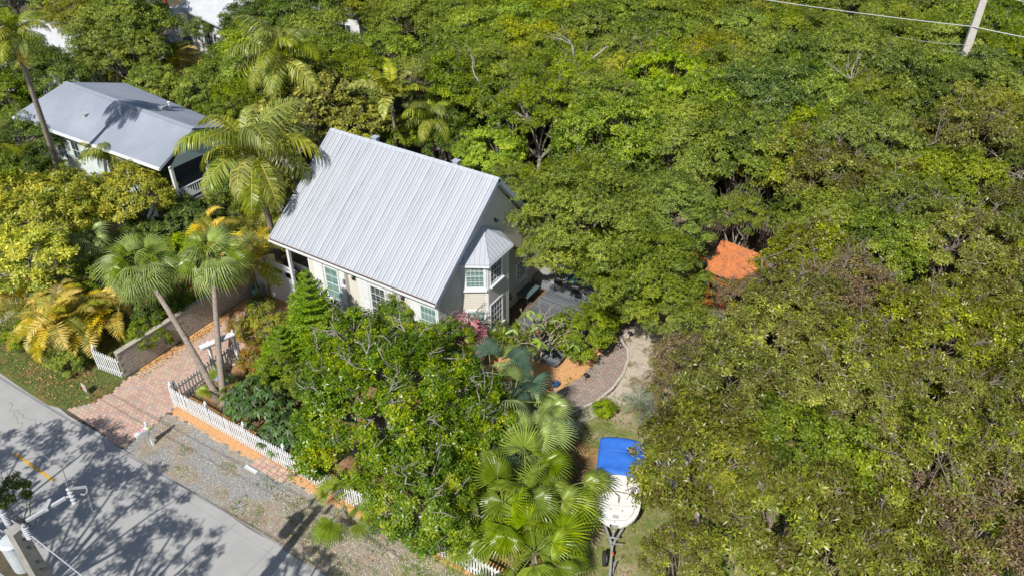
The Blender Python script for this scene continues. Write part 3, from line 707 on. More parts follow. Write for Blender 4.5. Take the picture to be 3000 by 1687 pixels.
for i in range(26):
    x = -7.6+i*.24
    for s in (-1, 1):
        x0, z0, x1, z1 = x, .2, x+s*2.7, 2.9
        # clip to the panel
        def cl(x0, z0, x1, z1):
            lo, hi = -7.55, -4.5
            pts = [(x0+(x1-x0)*t/20, z0+(z1-z0)*t/20) for t in range(21)]
            pts = [q for q in pts if lo <= q[0] <= hi]
            return pts
        q = cl(x0, z0, x1, z1)
        if len(q) > 1: b.bar((q[0][0], -4.84+s*.01, q[0][1]), (q[-1][0], -4.84+s*.01, q[-1][1]), .035, .02, up=(0, 1, 0))
b.build('lattice_porch', WHITE, fh, world=False)
p = P(800, -10, 4.5); far_house('far house with a blue grey roof and white wall at the top edge', None, .1, 10, 7, 4.0, 1.5, WW, mat('slate_blue_roof', (.14, .19, .28), (.11, .15, .22), 3, .7), [(3.5, 1.2, 1, 1.3)], (p.x, p.y+2.5, 0))
p = P(1495, 18, 3.5); far_house('tiny glimpse of a white house through the trees at the top centre', None, .4, 7, 6, 3.6, 1.4, WW, WR, [(0, 1, 1, 1.2)], (p.x-1, p.y+4, 0))
# red post with a box (top left)
p = P(452, 108, 0)
b = MB(); RED = mat('red_paint', (.55, .06, .035), (.42, .05, .03), 4, .55)
rp_ = empty('red_swing_post', (p.x, p.y, 0), 0, 'leaning red wooden post with a short crosspiece among the trees at the top left', 'post')
b.bar((.1, 0, 0), (-.7, 0, 4.6), .18, .18); b.build('post', RED, rp_, world=False); b = MB(); b.bar((-.55, -.1, 2.0), (1.3, -.1, 2.1), .3, .3); b.build('crosspiece', RED, rp_, world=False)
# ================================================================== FENCES AND WALLS
def picket_mesh(h, w=.075, m=WHITE):
    b = MB(); t = .022
    pr = [(-w/2, 0), (w/2, 0), (w/2, h-.05), (w/4, h-.01), (0, h), (-w/4, h-.01), (-w/2, h-.05)]
    n = len(pr)
    for y in (-t/2, t/2):
        for x, z in pr: b.v.append((x, y, z))
    b.face(range(n)); b.face([n+i for i in reversed(range(n))])
    for i in range(n): j = (i+1) % n; b.face((i, n+i, n+j, j))
    return b.mesh('picket', m)
def picket_fence(p, q, h, label, spacing=.135, posts=2.4, m=WHITE, capm=None, endpost=True, dip=.06, name='picket_fence'):
    p, q = Vector((*p, 0)), Vector((*q, 0)); d = q-p; L = d.length; u = d/L; a = math.atan2(u.y, u.x)
    f = empty(name, p, a, label, 'fence')
    pm_ = picket_mesh(h, m=m); n = int(L/spacing)
    for i in range(n+1):
        x = i*spacing; ph = (x % posts)/posts; s = 1-dip*math.sin(math.pi*ph)
        link('picket', pm_, f, (x, -.045+rr.uniform(-.004, .004), .05), (rr.uniform(-.01, .01), rr.uniform(-.015, .015), 0), (1, 1, s*(h-.05)/h))
    for z in (.28, h-.35):
        b = MB(); b.box(0, L, -.03, .012, z, z+.08); b.build('rail', m, f, world=False)
    k = int(L/posts)
    for i in range(k+1):
        b = MB(); x = i*posts; b.box(x-.05, x+.05, .015, .115, 0, h+.03); b.lathe((x, .065, h+.03), [(.075, 0), (.075, .025), (.03, .04), (.05, .07), (.055, .10), (.04, .135), (.01, .15)], 8); b.build('post', capm or m, f, world=False)
    return f
FH = 1.22
f1 = picket_fence((-27.72, 14.50), (-9.6, 14.47), FH, 'long white picket fence running along the gravel shoulder of the road')
# gate with a tiny ornament in the road fence
orn = MB()
for i in range(9):
    a = i*.7; orn.bar((5.95+.0, -.075, .75), (5.95+.13*math.cos(a), -.08, .75+.16*math.sin(a)), .03, .012)
orn.build('metal_ornament', DARK, f1, world=False)
picket_fence((-27.66, 14.75), (-27.72, 18.6), FH-.05, 'white picket fence toned grey for shade beside the brick driveway behind the two fan palms', spacing=.17, m=mat('shaded_white_pickets', (.50, .50, .50), (.36, .36, .37), 7, .7), capm=GREY_WOOD, posts=2.2)  # white pickets; the grey of their shaded side is put into the colour
picket_fence((-32.95, 14.2), (-31.35, 14.42), 1.35, 'short white picket fence at the foot of the golden palm clump', spacing=.15)
# block wall, each block a piece
BLK = [mat('wall_block_grey', (.42, .385, .34), (.30, .275, .24), 5, .9, bump=.5, bscale=40), mat('wall_block_warm', (.44, .39, .33), (.34, .305, .255), 5, .9, bump=.5, bscale=40)]
MORT = mat('wall_mortar', (.24, .22, .19), None, rough=.95)
bw = empty('block_wall', (-31.4, 19, 0), 0, 'low concrete block wall along the far side of the brick driveway', 'wall')
b = MB(); b.box(-31.53, -31.33, 14.45, 23.2, 0, 1.48); b.build('mortar_core', MORT, bw)
bl = []
for m in BLK:
    b = MB(); b.box(-.0, .012, -.19, .19, .006, .194); bl.append(b.mesh('block', m))
for j in range(7):
    for i in range(23):
        y = 14.65+i*.392+(.196 if j % 2 else 0)
        if y < 23.05: link('block', rr.choice(bl), bw, Vector((-31.33+rr.uniform(0, .004), y, .02+j*.205))-Vector(bw.location))
for i in range(15):
    b = MB(); y = 14.45+i*.585; b.box(-31.57, -31.29, y+.005, y+.58, 1.482, 1.54); b.build('coping', BLK[i % 2], bw)
# tall white board fence and gate near the porch
tg = empty('tall_white_fence', (-29.5, 23.1, 0), 0, 'tall white board fence with a gate under a beam beside the porch post', 'fence')
x = -31.25; i = 0
while x < -28.1:
    b = MB(); b.box(x, x+.145, 23.05, 23.08, .03, 1.85+(.06 if -29.9 < x < -28.9 else 0)); b.build('board', WHITE, tg); x += .152
for x in (-31.28, -29.75, -28.95): b = MB(); b.box(x-.06, x+.06, 23.083, 23.19, 0, 2.3 if x > -30 else 2.0); b.build('post', WHITE, tg)
b = MB(); b.box(-31.1, -28.1, 23.083, 23.13, .4, .5); b.box(-31.1, -28.1, 23.083, 23.13, 1.4, 1.5); b.build('rail', WHITE, tg)
b = MB(); b.box(-30.5, -28.0, 22.95, 23.25, 2.3, 2.42); b.build('beam', WHITE_OLD, tg)
b = MB(); b.box(-30.5, -28.0, 24.6, 24.7, .05, 1.5); tag(b.build('dark_fence', mat('dark_board', (.10, .10, .11), (.06, .06, .065), 5, .8)), 'dark board fence behind the white gate next to the palm trunk', 'fence')
# garden trellis (arbour): two posts with a weathered cap beam
ar = empty('garden_arbour', (-27.45, 17.3, 0), 0, 'white garden arbour with a flat weathered top beside the side fence', 'arbour')
for x, y in ((-27.6, 16.9), (-27.3, 18.1)):
    b = MB(); b.box(x-.06, x+.06, y-.06, y+.06, 0, 2.2); b.build('post', WHITE, ar)
q0, q1 = P(503, 874, 2.3), P(588, 838, 2.3)
b = MB(); b.bar(q0, q1, .30, .06); b.build('beam', WHITE_OLD, ar)
b = MB(); b.bar(q0+Vector((0, 0, -.12)), q1+Vector((0, 0, -.12)), .06, .12); b.build('brace', WHITE, ar)
# dark slatted fence at the back of the yard
df = empty('back_fence', (-7, 43, 0), 0, 'dark wooden slat fence in deep shade behind the orange play house', 'fence')
DW = mat('dark_fence_wood', (.07, .045, .03), (.04, .028, .02), 6, .85)
q = P(1790, 590, 1); x = -12.5
while x < -4.5: b = MB(); b.box(x, x+.1, 42.2, 42.23, 0, 1.9); b.build('slat', DW, df); x += .17
b = MB(); b.box(-12.5, -4.4, 42.24, 42.3, .5, .6); b.box(-12.5, -4.4, 42.24, 42.3, 1.5, 1.6); b.build('rail', DW, df)

# ================================================================== STREET FURNITURE
p = P(386, 1117); mb = empty('mailbox', (p.x, p.y, 0), R(-4), 'white mailbox painted with a pink flamingo on a post at the edge of the driveway', 'mailbox')
b = MB(); b.box(-.05, .05, -.05, .05, 0, 1.22); b.lathe((0, 0, 1.22), [(.075, 0), (.075, .03), (.03, .05), (.06, .09), (.062, .13), (.03, .18), (.005, .2)], 10); b.build('post', WHITE, mb, world=False)
b = MB(); b.obox((0, 0, .9), (1, 0, 0), (0, 1, 0), (0, 0, 1), (-.04, .04), (-.5, .15), (-.04, 0)); b.build('arm', WHITE, mb, world=False)
LIME = mat('lime_paint', (.38, .62, .12), (.30, .52, .10), 8, .5); PINK = mat('flamingo_pink', (.85, .12, .30), (.75, .08, .25), 12, .5)
def dome(y0, y1, z, r, extra=0):
    b = MB(); prof = [(-r, 0), (-r, r*.9)]+[(r*math.cos(math.pi-t*math.pi/8), r*.9+r*math.sin(t*math.pi/8)) for t in range(1, 8)]+[(r, r*.9), (r, 0)]
    n = len(prof)
    for y in (y0, y1):
        for x, zz in prof: b.v.append((x*(1+extra), y, z+zz*(1+extra)))
    for i in range(n): b.face((i, (i+1) % n, n+(i+1) % n, n+i))
    b.face(reversed(range(n))); b.face([n+i for i in range(n)]); return b
mbox = dome(-.56, .02, .905, .105); mbox = mbox.build('box', WHITE, mb, world=False)
dome(-.03, .05, .903, .107, .01).build('lime_band', LIME, mbox, world=False)
dome(-.575, -.562, .903, .107, .04).build('door', WHITE, mbox, world=False)
# painted flamingo: flat print wrapped just above the curved side and top
def on_dome(y, s, off=.004):   # s: arc position measured from the top, +x side
    r = .105+off; z0 = .905+.105*.9
    t = math.pi/2 - s/r
    if t > 0: return (r*math.cos(t), y, z0+r*math.sin(t))
    return (r, y, z0-(s-r*math.pi/2))
b = MB()
def blob(cy, cs, ry, rs, n=10, rot=0):
    pts = []
    for k in range(n):
        a = 2*math.pi*k/n; dy, ds = ry*math.cos(a), rs*math.sin(a)
        pts.append(on_dome(cy+dy*math.cos(rot)-ds*math.sin(rot), cs+dy*math.sin(rot)+ds*math.cos(rot)))
    b.poly(pts)
for sg in (1, -1):
    n_ = len(b.v)
    blob(-.25, .06, .085, .045); blob(-.33, .02, .03, .02); blob(-.17, .09, .05, .02, rot=.6); blob(-.27, .12, .008, .05)
    if sg == -1:
        for i in range(n_, len(b.v)): x, y, z = b.v[i]; b.v[i] = (-x, y, z)
b.build('flamingo_print', PINK, mbox, world=False)
b = MB()
for cy, cs in ((-.42, .03), (-.45, .10), (-.12, .14), (-.40, .14)): blob(cy, cs, .05, .012, 6, rot=cs*9)
b.build('leaf_print', LIME, mbox, world=False)
# small flamingo yard sign
p = P(219, 990); ys = empty('yard_sign', (p.x, p.y, 0), R(-8), 'small white yard sign with a pink flamingo stuck in the grass verge', 'sign')
b = MB(); b.bar((-.17, 0, 0), (-.17, 0, .55), .02); b.bar((.17, 0, 0), (.17, 0, .55), .02); b.build('wire_stake', WHITE, ys, world=False)
b = MB(); b.box(-.2, .2, -.03, -.015, .2, .62); b.build('panel', WHITE, ys, world=False)
b = MB()
def flat(pts): b.poly([(x, -.034, z) for x, z in pts])
flat([(-.12, .38), (-.02, .33), (.12, .36), (.15, .46), (.05, .53), (-.08, .50)]); flat([(-.12, .44), (-.08, .44), (-.06, .57), (-.11, .58)]); flat([(.0, .24), (.02, .24), (.02, .36), (.0, .36)])
b.build('flamingo_print', PINK, ys, world=False)
b = MB(); flat([(-.18, .22), (.18, .22), (.18, .26), (-.18, .26)]); flat([(-.17, .29), (-.1, .29), (-.13, .36)]); b.build('leaf_print', LIME, ys, world=False)

# utility pole with transformer, insulators, wires (lower left)
GALV = mat('galvanised', (.40, .41, .43), (.30, .31, .33), 8, .5, metal=.3)
PORC = mat('grey_porcelain', (.46, .48, .52), (.36, .38, .42), 8, .35)
px_, py_, pz_ = -16.35, 3.86, 10.45
up_ = empty('utility_pole', (px_, py_, 0), R(6), 'square concrete utility pole with a transformer at the lower left corner', 'utility pole')
b = MB(); n0 = 0; s0, s1 = .30, .145
b.v += [(-s0/1, -s0, 0), (s0, -s0, 0), (s0, s0, 0), (-s0, s0, 0), (-s1, -s1, pz_), (s1, -s1, pz_), (s1, s1, pz_), (-s1, s1, pz_)]
for q in ((4,5,6,7),(0,1,5,4),(1,2,6,5),(2,3,7,6),(3,0,4,7)): b.face(q)
b.build('pole', CONCRETE, up_, world=False)
for z in (10.15, 9.85, 9.3, 9.0, 8.3):
    b = MB(); b.tube([(s1-.02, 0, z), (s1+.12, 0, z)], .014, 6); b.lathe((s1+.02, 0, z-.02), [(.03, 0), (.03, .04)], 6); b.build('bolt', DARK, up_, world=False)
def insul(c, h, r, ax=(0, 0, 1), n=6, parent=up_):
    b = MB(); pts = []; rad = []; c = Vector(c); ax = Vector(ax).normalized()
    for i in range(n):
        for t, q in ((0, .45), (.35, 1.0), (.55, 1.0), (.75, .45)): pts.append(c+ax*h*(i+t)/n); rad.append(r*q)
    b.tube(pts, rad, 10); o = b.build('insulator', PORC, parent, world=False)
    return o
insul((-.42, .10, 10.3), .42, .085); insul((.42, .05, 10.3), .42, .085)
b = MB(); b.bar((-.42, .05, 10.27), (.42, .05, 10.27), .06); b.lathe((-.42, .1, 10.72), [(.05, 0), (.06, .05), (.02, .1)], 8); b.lathe((.42, .05, 10.72), [(.05, 0), (.06, .05), (.02, .1)], 8); b.build('crossarm_bracket', GALV, up_, world=False)
# fused cutout reaching to the right/front
b = MB(); b.bar((.15, .25, 10.55), (.60, 1.05, 10.75), .07, .07); b.bar((.45, .62, 10.72), (.28, .86, 10.70), .08, .1); b.bar((.60, 1.05, 10.75), (.72, 1.2, 10.8), .04); b.build('cutout_arm', PORC, up_, world=False)
insul((.78, 1.1, 10.55), .55, .07, (-.12, .1, 1), 5)
b = MB(); b.bar((.78, 1.13, 11.08), (1.12, 1.35, 11.1), .05); b.tube([(1.12, 1.35, 11.1), (1.2, 1.28, 11.05), (1.18, 1.2, 11.0), (1.08, 1.18, 11.0)], .02, 5); b.tube([(1.15, 1.3, 11.05), (1.2, 1.2, 10.4)], .008, 4); b.build('hook', GALV, up_, world=False)
b = MB(); b.tube([(.78, 1.13, 11.1), (.45, 1.35, 11.5), (0, 1.3, 11.7), (-.7, .9, 11.5), (-1.5, .2, 11.0)], .009, 4, cap=False); b.build('jumper_wire', DARK, up_, world=False)
tc = Vector((-.50, -.02, 8.75))
b = MB(); b.lathe(tc, [(.20, -.02), (.25, 0), (.26, .9), (.28, .92), (.28, .97), (.22, 1.04), (.04, 1.06)], 20); tr_ = b.build('transformer', mat('transformer_paint', (.52, .56, .60), (.45, .49, .53), 4, .4), up_, smooth=False, world=False)
insul(tc+Vector((.02, .05, 1.05)), .32, .06, (-.1, 0, 1), 4)
b = MB(); b.bar(tc+Vector((-.26, 0, .75)), tc+Vector((-.4, -.02, .78)), .07); b.bar(tc+Vector((-.2, .15, .6)), tc+Vector((-.26, .24, .6)), .06); b.bar(tc+Vector((.2, 0, .2)), tc+Vector((.4, 0, .2)), .1, .08); b.bar(tc+Vector((.2, 0, .8)), tc+Vector((.4, 0, .8)), .1, .08); b.lathe(tc+Vector((.12, .2, .38)), [(.04, 0), (.04, .03)], 8); b.build('bracket', GALV, up_, world=False)
def wire(a, c, sag, r, parent, name='wire', m=None):
    a, c = Vector(a), Vector(c); pts = [a.lerp(c, t/24)+Vector((0, 0, -sag*4*(t/24)*(1-t/24))) for t in range(25)]
    b = MB(); b.tube(pts, r, 5, cap=False); return b.build(name, m or WIREM, parent)
WIREM = mat('aluminium_wire', (.45, .47, .5), None, rough=.5, metal=.4)
w1 = empty('overhead_wire', (px_, py_+.12, 10.3), 0, 'bright overhead wire resting on the pole top insulators at the lower left', 'wire')
wire((-62, py_+.12, 10.62), (px_, py_+.12, 10.42), .5, .016, w1); wire((px_, py_+.12, 10.42), (24, py_-.05, 10.62), .5, .016, w1)
w2 = empty('overhead_wire', (px_, py_-.3, 10.3), 0, 'overhead wire leading left to the transformer on the corner pole', 'wire')
wire((-62, 3.6, 10.5), (px_-.5, 3.75, 10.1), .5, .014, w2)
w3 = empty('overhead_wire', (px_, py_-.3, 8), 0, 'lowest thick twisted cable crossing the lower left corner', 'wire')
wire((-62, 3.0, 9.3), (px_, 3.3, 8.9), .5, .02, w3); wire((px_, 3.3, 8.9), (24, 3.1, 9.3), .5, .02, w3)

# second pole, upper right
X2, Y2 = -2.21, 64.72
u2 = empty('utility_pole', (X2, Y2, 0), R(15), 'tall pale concrete utility pole rising from the trees at the upper right', 'utility pole')
b = MB(); s0, s1 = .30, .2
b.v += [(-s0, -s0, 0), (s0, -s0, 0), (s0, s0, 0), (-s0, s0, 0), (-s1, -s1, 12.5), (s1, -s1, 12.5), (s1, s1, 12.5), (-s1, s1, 12.5)]
for q in ((4,5,6,7),(0,1,5,4),(1,2,6,5),(2,3,7,6),(3,0,4,7)): b.face(q)
b.build('pole', mat('pole_concrete_pale', (.50, .47, .44), (.40, .38, .35), 4, .85), u2, world=False)
b = MB(); b.box(-.6, .6, -.3, -.2, 11.6, 11.75); b.build('crossarm', GALV, u2, world=False)
w4 = empty('overhead_wire', (X2, Y2, 8.6), 0, 'long pale wire crossing the upper right pole at mid height', 'wire')
wl = PY(1850, -12, Y2-.3); wm = Vector((X2, Y2-.3, 8.65)); wr = PY(2680, 112, Y2-.3)
wire(wl, wm, .12, .03, w4); wire(wm, wr, .05, .03, w4)
w5 = empty('overhead_wire', (X2, Y2, 7), 0, 'pair of thin sagging service wires left of the upper right pole', 'wire')
wire(PY(2250, 92, Y2), (X2, Y2-.3, 7.35), .1, .014, w5); wire(PY(2250, 108, Y2), (X2, Y2-.3, 6.8), .1, .014, w5)
w6 = empty('overhead_wire', (X2+2, Y2, 10), 0, 'short bit of wire in the top right corner of the view', 'wire')
wire(PY(2560, 2, Y2), PY(2700, 22, Y2), .02, .025, w6)
w7 = empty('service_wire', (-18, 36, 6), 0, 'thin dark service wire leading from behind the silver roof ridge into the trees', 'wire')
wire((-24.4, 28.2, 8.5), P(1150, 250, 7.0), .9, .012, w7, m=DARK)

# ================================================================== BOAT AND TRAILER
GEL = mat('white_gelcoat', (.78, .78, .77), (.66, .66, .65), 3, .3)
bc, st = Vector((-6.93, 18.35, 0)), Vector((-8.22, 21.6, 0))
d = (bc-st); BLn = d.length; rz = math.atan2(d.y, d.x)
boat = empty('motor_boat', (st.x, st.y, 0), rz, 'white open boat with a bright blue canopy parked on a trailer on the grass', 'boat')
L = BLn
def half(t):   # half beam at t (0 stern .. 1 bow)
    return .94*(1 if t < .62 else math.sqrt(max(0, 1-((t-.62)/.385)**2.6)))
ts = [0, .15, .3, .45, .6, .7, .8, .87, .92, .96, .985, 1.0]
b = MB(); rows = []
for t in ts:
    h = max(half(t), .03); x = t*L; ks = .35*(max(0, t-.6)/.4)**2
    rows.append([(x, -h, 1.25), (x, -h*1.0, 1.12), (x-.0, -h*.82, .72+ks), (x, 0, .55+ks*1.2), (x, h*.82, .72+ks), (x, h, 1.12), (x, h, 1.25)])
for r_ in rows: b.v += r_
for i in range(len(ts)-1):
    for j in range(6): b.face((i*7+j, (i+1)*7+j, (i+1)*7+j+1, i*7+j+1))
b.face([j for j in range(7)]); hull = b.build('hull', GEL, boat, smooth=False, world=False)
b = MB() # foredeck and gunwale
def ring(t, k): h = max(half(t), .03); return (t*L, h*k)
pts_o = [(t, 1) for t in ts]
for i in range(len(ts)-1):
    for s in (-1, 1):
        t0, t1 = ts[i], ts[i+1]; a0, a1 = half(t0), half(t1); a0 = max(a0, .03); a1 = max(a1, .03)
        i0, i1 = max(a0-.17, 0), max(a1-.17, 0)
        q = [(t0*L, s*a0, 1.252), (t1*L, s*a1, 1.252), (t1*L, s*i1, 1.30), (t0*L, s*i0, 1.30)]
        b.poly(q if s < 0 else list(reversed(q)))
b.build('gunwale', GEL, hull, world=False)
b = MB()
for i in range(len(ts)-1):
    t0, t1 = ts[i], ts[i+1]
    if t0 < .44: z = .85
    else: z = 1.20+.06*(t0-.44)
    a0, a1 = max(half(t0)-.17, .0), max(half(t1)-.17, .0)
    z1 = z if t1 < .46 else 1.20+.06*(t1-.44)
    b.poly([(t0*L, -a0, z), (t1*L, -a1, z1), (t1*L, a1, z1), (t0*L, a0, z)])
b.box(.43*L, .45*L, -.7, .7, .85, 1.2); b.build('deck', GEL, hull, world=False)
SEAM = mat('deck_seam', (.42, .42, .43), None, rough=.6)
b = MB(); b.tube([(.72*L, -.68, 1.235), (.735*L, 0, 1.24), (.72*L, .68, 1.235)], .012, 4)
b.tube([(ts_*L, -max(half(ts_)-.2, 0), 1.245+.04*(ts_-.44)) for ts_ in (.62, .7, .8, .87, .92, .95)]+[(.95*L, .0, 1.262)]+[(ts_*L, max(half(ts_)-.2, 0), 1.245+.04*(ts_-.44)) for ts_ in (.92, .87, .8, .7, .62)], .012, 4); b.build('deck_seam', SEAM, hull, world=False)
for x, y in ((.80*L, .25), (.80*L, -.2), (.88*L, .1), (.955*L, 0), (.66*L, -.35), (.62*L, .4)):
    b = MB(); b.box(x-.035, x+.035, y-.015, y+.015, 1.24, 1.275); b.build('cleat', GALV, hull, world=False)
b = MB(); b.box(.90*L-.09, .90*L+.06, -.1, .12, 1.255, 1.28); b.build('hatch', SEAM, hull, world=False)
b = MB(); b.box(.50*L, .56*L, -.80, .80, 1.26, 1.30); b.box(.24*L, .36*L, -.35, .35, .86, 1.5); b.build('console', GEL, boat, world=False)
b = MB(); b.tube([(.57*L, -.82, 1.3), (.575*L, 0, 1.4), (.57*L, .82, 1.3)], .025, 6); b.tube([(.57*L, -.1, 1.3), (.66*L, .05, 1.5), (.70*L, .08, 1.28)], .02, 5); b.tube([(.45*L, .6, 1.3), (.55*L, .3, 1.42)], .015, 5)
b.build('windscreen_rail', mat('rusty_rail', (.15, .09, .06), (.30, .26, .22), 9, .6), boat, world=False)
BLUE = mat('blue_canvas', (.03, .16, .62), (.02, .12, .52), 2.2, .75, bump=.2, bscale=30)
b = MB(); x0, x1 = -.08*L, .50*L; nx, ny = 8, 8; zt = 2.15
def can(i, j):
    u, v = i/nx, j/ny; x = x0+(x1-x0)*u; y = -.92+1.84*v; z = zt-.16*abs(2*v-1)**2.5-.03*math.sin(u*math.pi*2)**2
    dpt = math.hypot((x-.42), (y-.40)); z -= .10*math.exp(-(dpt/.25)**2)
    if i == 0: z -= .10
    if i == nx: z -= .06
    cut = .06 if (i in (0, nx) and j in (0, ny)) else 0
    return (x+(cut if i == 0 else -cut), y*(1-.0*cut), z)
nx, ny = 16, 16
for i in range(nx+1):
    for j in range(ny+1): b.v.append(can(i, j))
for i in range(nx):
    for j in range(ny): b.face((i*(ny+1)+j, (i+1)*(ny+1)+j, (i+1)*(ny+1)+j+1, i*(ny+1)+j+1))
cn_ = b.build('canopy', BLUE, boat, smooth=True, world=False)
mo = cn_.modifiers.new('thick', 'SOLIDIFY'); mo.thickness = .012; mo.offset = -1
b = MB(); b.tube([(.15*L, -.80, zt-.13), (.155*L, -.4, zt+.004), (.155*L, .4, zt+.004), (.15*L, .80, zt-.13)], .006, 4); b.build('canopy_seam', mat('canvas_seam', (.10, .25, .75), None, rough=.7), cn_, world=False)
b = MB()
for k in range(16): a = 2*math.pi*k/16; b.v.append((.42+.23*math.cos(a), .40+.19*math.sin(a), zt-.045))
b.face(range(16)); b.build('puddle', mat('puddle_water', (.012, .03, .10), (.02, .05, .12), 6, .08), cn_, world=False)
b = MB()
for k in range(26): x, y = rr.gauss(.42, .07), rr.gauss(.40, .07); s = rr.uniform(.02, .05); b.poly([(x-s, y, zt-.035), (x, y-s*.5, zt-.03), (x+s, y, zt-.035), (x, y+s*.5, zt-.028)])
b.build('wet_leaves', FLM[0], cn_, world=False)
b = MB()
for x in (.05*L, .46*L):
    for s in (-1, 1): b.tube([(.18*L, s*.84, 1.25), (x, s*.77, zt-.14)], .014, 5)
for s in (-1, 1): b.tube([(.6*L, s*.84, 1.3), (.49*L, s*.78, zt-.16)], .008, 4)
b.build('canopy_frame', GALV, boat, world=False)
b = MB(); b.obox((-.28, -.05, 1.05), (1, 0, 0), (0, 1, 0), (0, 0, 1), (-.28, .22), (-.17, .17), (0, .45)); b.obox((-.30, -.05, 1.5), (1, 0, 0), (0, 1, 0), (0, 0, 1), (-.22, .15), (-.14, .14), (0, .07)); b.obox((-.28, -.05, .35), (1, 0, 0), (0, 1, 0), (0, 0, 1), (-.1, .1), (-.06, .06), (0, .7)); b.lathe((-.28, -.05, .2), [(.03, 0), (.16, .02), (.16, .06), (.03, .1)], 10)
b.build('outboard_motor', mat('black_cowling', (.012, .012, .014), None, rough=.35), boat, world=False)
trl = empty('boat_trailer', (st.x, st.y, 0), rz, 'galvanised boat trailer with a long tongue pointing away from the bow', 'trailer')
b = MB()
for s in (-1, 1): b.bar((.1*L, s*.55, .42), (.85*L, s*.35, .42), .08, .12); b.bar((.85*L, s*.35, .42), (L+.35, 0, .42), .08, .12); b.bar((.1*L, s*.35, .50), (.75*L, s*.30, .58), .08, .06)
b.bar((.15*L, -.6, .42), (.15*L, .6, .42), .08, .1); b.bar((.35*L, -.95, .34), (.35*L, .95, .34), .07, .07); b.bar((L+.25, 0, .42), (L+1.95, .03, .40), .09, .12)
b.build('frame', GALV, trl, world=False)
b = MB(); b.bar((L-.05, 0, .45), (L+.1, 0, 1.0), .08); b.bar((L+.1, -.25, .6), (L+.1, .25, .6), .05); b.bar((L+.3, -.1, .5), (L+.3, .4, .55), .03); b.build('winch_stand', GALV, trl, world=False)
b = MB(); b.tube([(L+1.3, .14, .05), (L+1.3, .14, .75)], .03, 8); b.bar((L+1.3, .14, .75), (L+1.1, .35, .78), .025); b.build('jack', GALV, trl, world=False)
b = MB(); b.bar((L+1.85, .03, .42), (L+2.05, .03, .42), .1, .08); b.build('coupler', DARK, trl, world=False)
RUB = mat('tyre_rubber', (.018, .018, .019), None, rough=.85)
def wheel(c, r, w, ax, parent):
    b = MB(); c = Vector(c); ax = Vector(ax).normalized(); b.tube([c-ax*w/2, c-ax*w*.42, c+ax*w*.42, c+ax*w/2], [r*.86, r, r, r*.86], 18); t = b.build('wheel', RUB, parent, world=False)
    b = MB(); b.tube([c-ax*(w/2+.01), c+ax*(w/2+.01)], r*.55, 12); b.build('rim', GALV, t, world=False)
for s in (-1, 1): wheel((.35*L, s*.95, .30), .30, .17, (0, 1, 0), trl)
wheel((L+.95, -.22, .42), .29, .16, (0, 1, .15), trl)
b = MB(); b.bar((L+.7, .05, .5), (L+.82, .05, .52), .07, .05); b.build('reflector', mat('reflector_orange', (.75, .14, .03), None, rough=.4), trl, world=False)
# second hull half hidden under the trees
p = P(1690, 1150, .9); b2 = empty('small_boat', (p.x, p.y, 0), R(-70), 'second white boat half hidden under branches to the right of the blue canopy', 'boat')
b = MB(); rows = []
for t in (0, .3, .6, .8, .93, 1):
    h = max(.02, .75*(1-max(0, t-.4)**2*2.6)); rows.append([(t*4-2, -h, .95), (t*4-2, -h*.8, .5), (t*4-2, 0, .35+t*.2), (t*4-2, h*.8, .5), (t*4-2, h, .95)])
for r_ in rows: b.v += r_
for i in range(5):
    for j in range(4): b.face((i*5+j, (i+1)*5+j, (i+1)*5+j+1, i*5+j+1))
b.face([4, 3, 2, 1, 0])
for i in range(5): b.face((i*5+4, (i+1)*5+4, (i+1)*5, i*5))
b.build('hull', GEL, b2, world=False); b = MB(); b.box(-1, -.3, -.4, .4, .95, 1.35); b.build('console', GEL, b2, world=False); b = MB()
for x in (-1.6, -.6, .4): b.tube([(x, -.65, .95), (x, -.65, 1.3)], .015, 5)
b.tube([(-1.6, -.65, 1.3), (.4, -.65, 1.3)], .015, 5); b.build('grab_rail', GALV, b2, world=False)

# ================================================================== YARD OBJECTS
def pot(name, p, r, h, m, label, cat='pot', soil=True):
    o = empty(name, (p.x, p.y, p.z), 0, label, cat); b = MB(); b.lathe((0, 0, 0), [(r*.68, 0), (r*.95, h*.85), (r*1.06, h*.86), (r*1.06, h), (r*.88, h), (r*.85, h*.88)], 14); b.build('pot_body', m, o, world=False)
    if soil: b = MB(); b.lathe((0, 0, h*.8), [(r*.84, 0), (r*.4, .02)], 12); b.build('soil', MATS['forest_floor'], o, world=False)
    return o
BP = mat('blue_glaze', (.02, .10, .28), (.015, .07, .2), 6, .25); TP = mat('teal_barrel', (.05, .22, .24), (.08, .30, .32), 5, .5)
p = P(650, 752); tb = empty('teal_bin', (p.x, p.y, 0), 0, 'teal barrel shaped bin standing on a white slab at the end of the driveway', 'bin')
b = MB(); b.lathe((0, 0, .08), [(.20, 0), (.25, .1), (.26, .5), (.22, .72), (.19, .72), (.19, .6)], 14); b.build('barrel', TP, tb, world=False)
b = MB(); b.box(-.32, .32, -.3, .3, 0, .07); b.build('slab', WHITE, tb, world=False)
p = P(590, 1036); bb_ = empty('stone_planter', (p.x, p.y, 0), 0, 'round pale stone bowl planter with scalloped rim behind the picket fence', 'planter')
b = MB(); b.lathe((0, 0, 0), [(.16, 0), (.18, .08), (.10, .16), (.10, .3), (.26, .4), (.38, .52), (.38, .56), (.30, .56), (.27, .44), (.05, .40)], 20)
b.build('bowl', mat('cast_stone', (.46, .40, .30), (.35, .30, .22), 8, .9, bump=.4, bscale=30), bb_, world=False)
for k in range(16): a = k*math.pi/8; b = MB(); b.lathe((.385*math.cos(a), .385*math.sin(a), .5), [(.045, 0), (.055, .04), (.03, .075)], 6); b.build('scallop', MATS['cast_stone'], bb_, world=False)
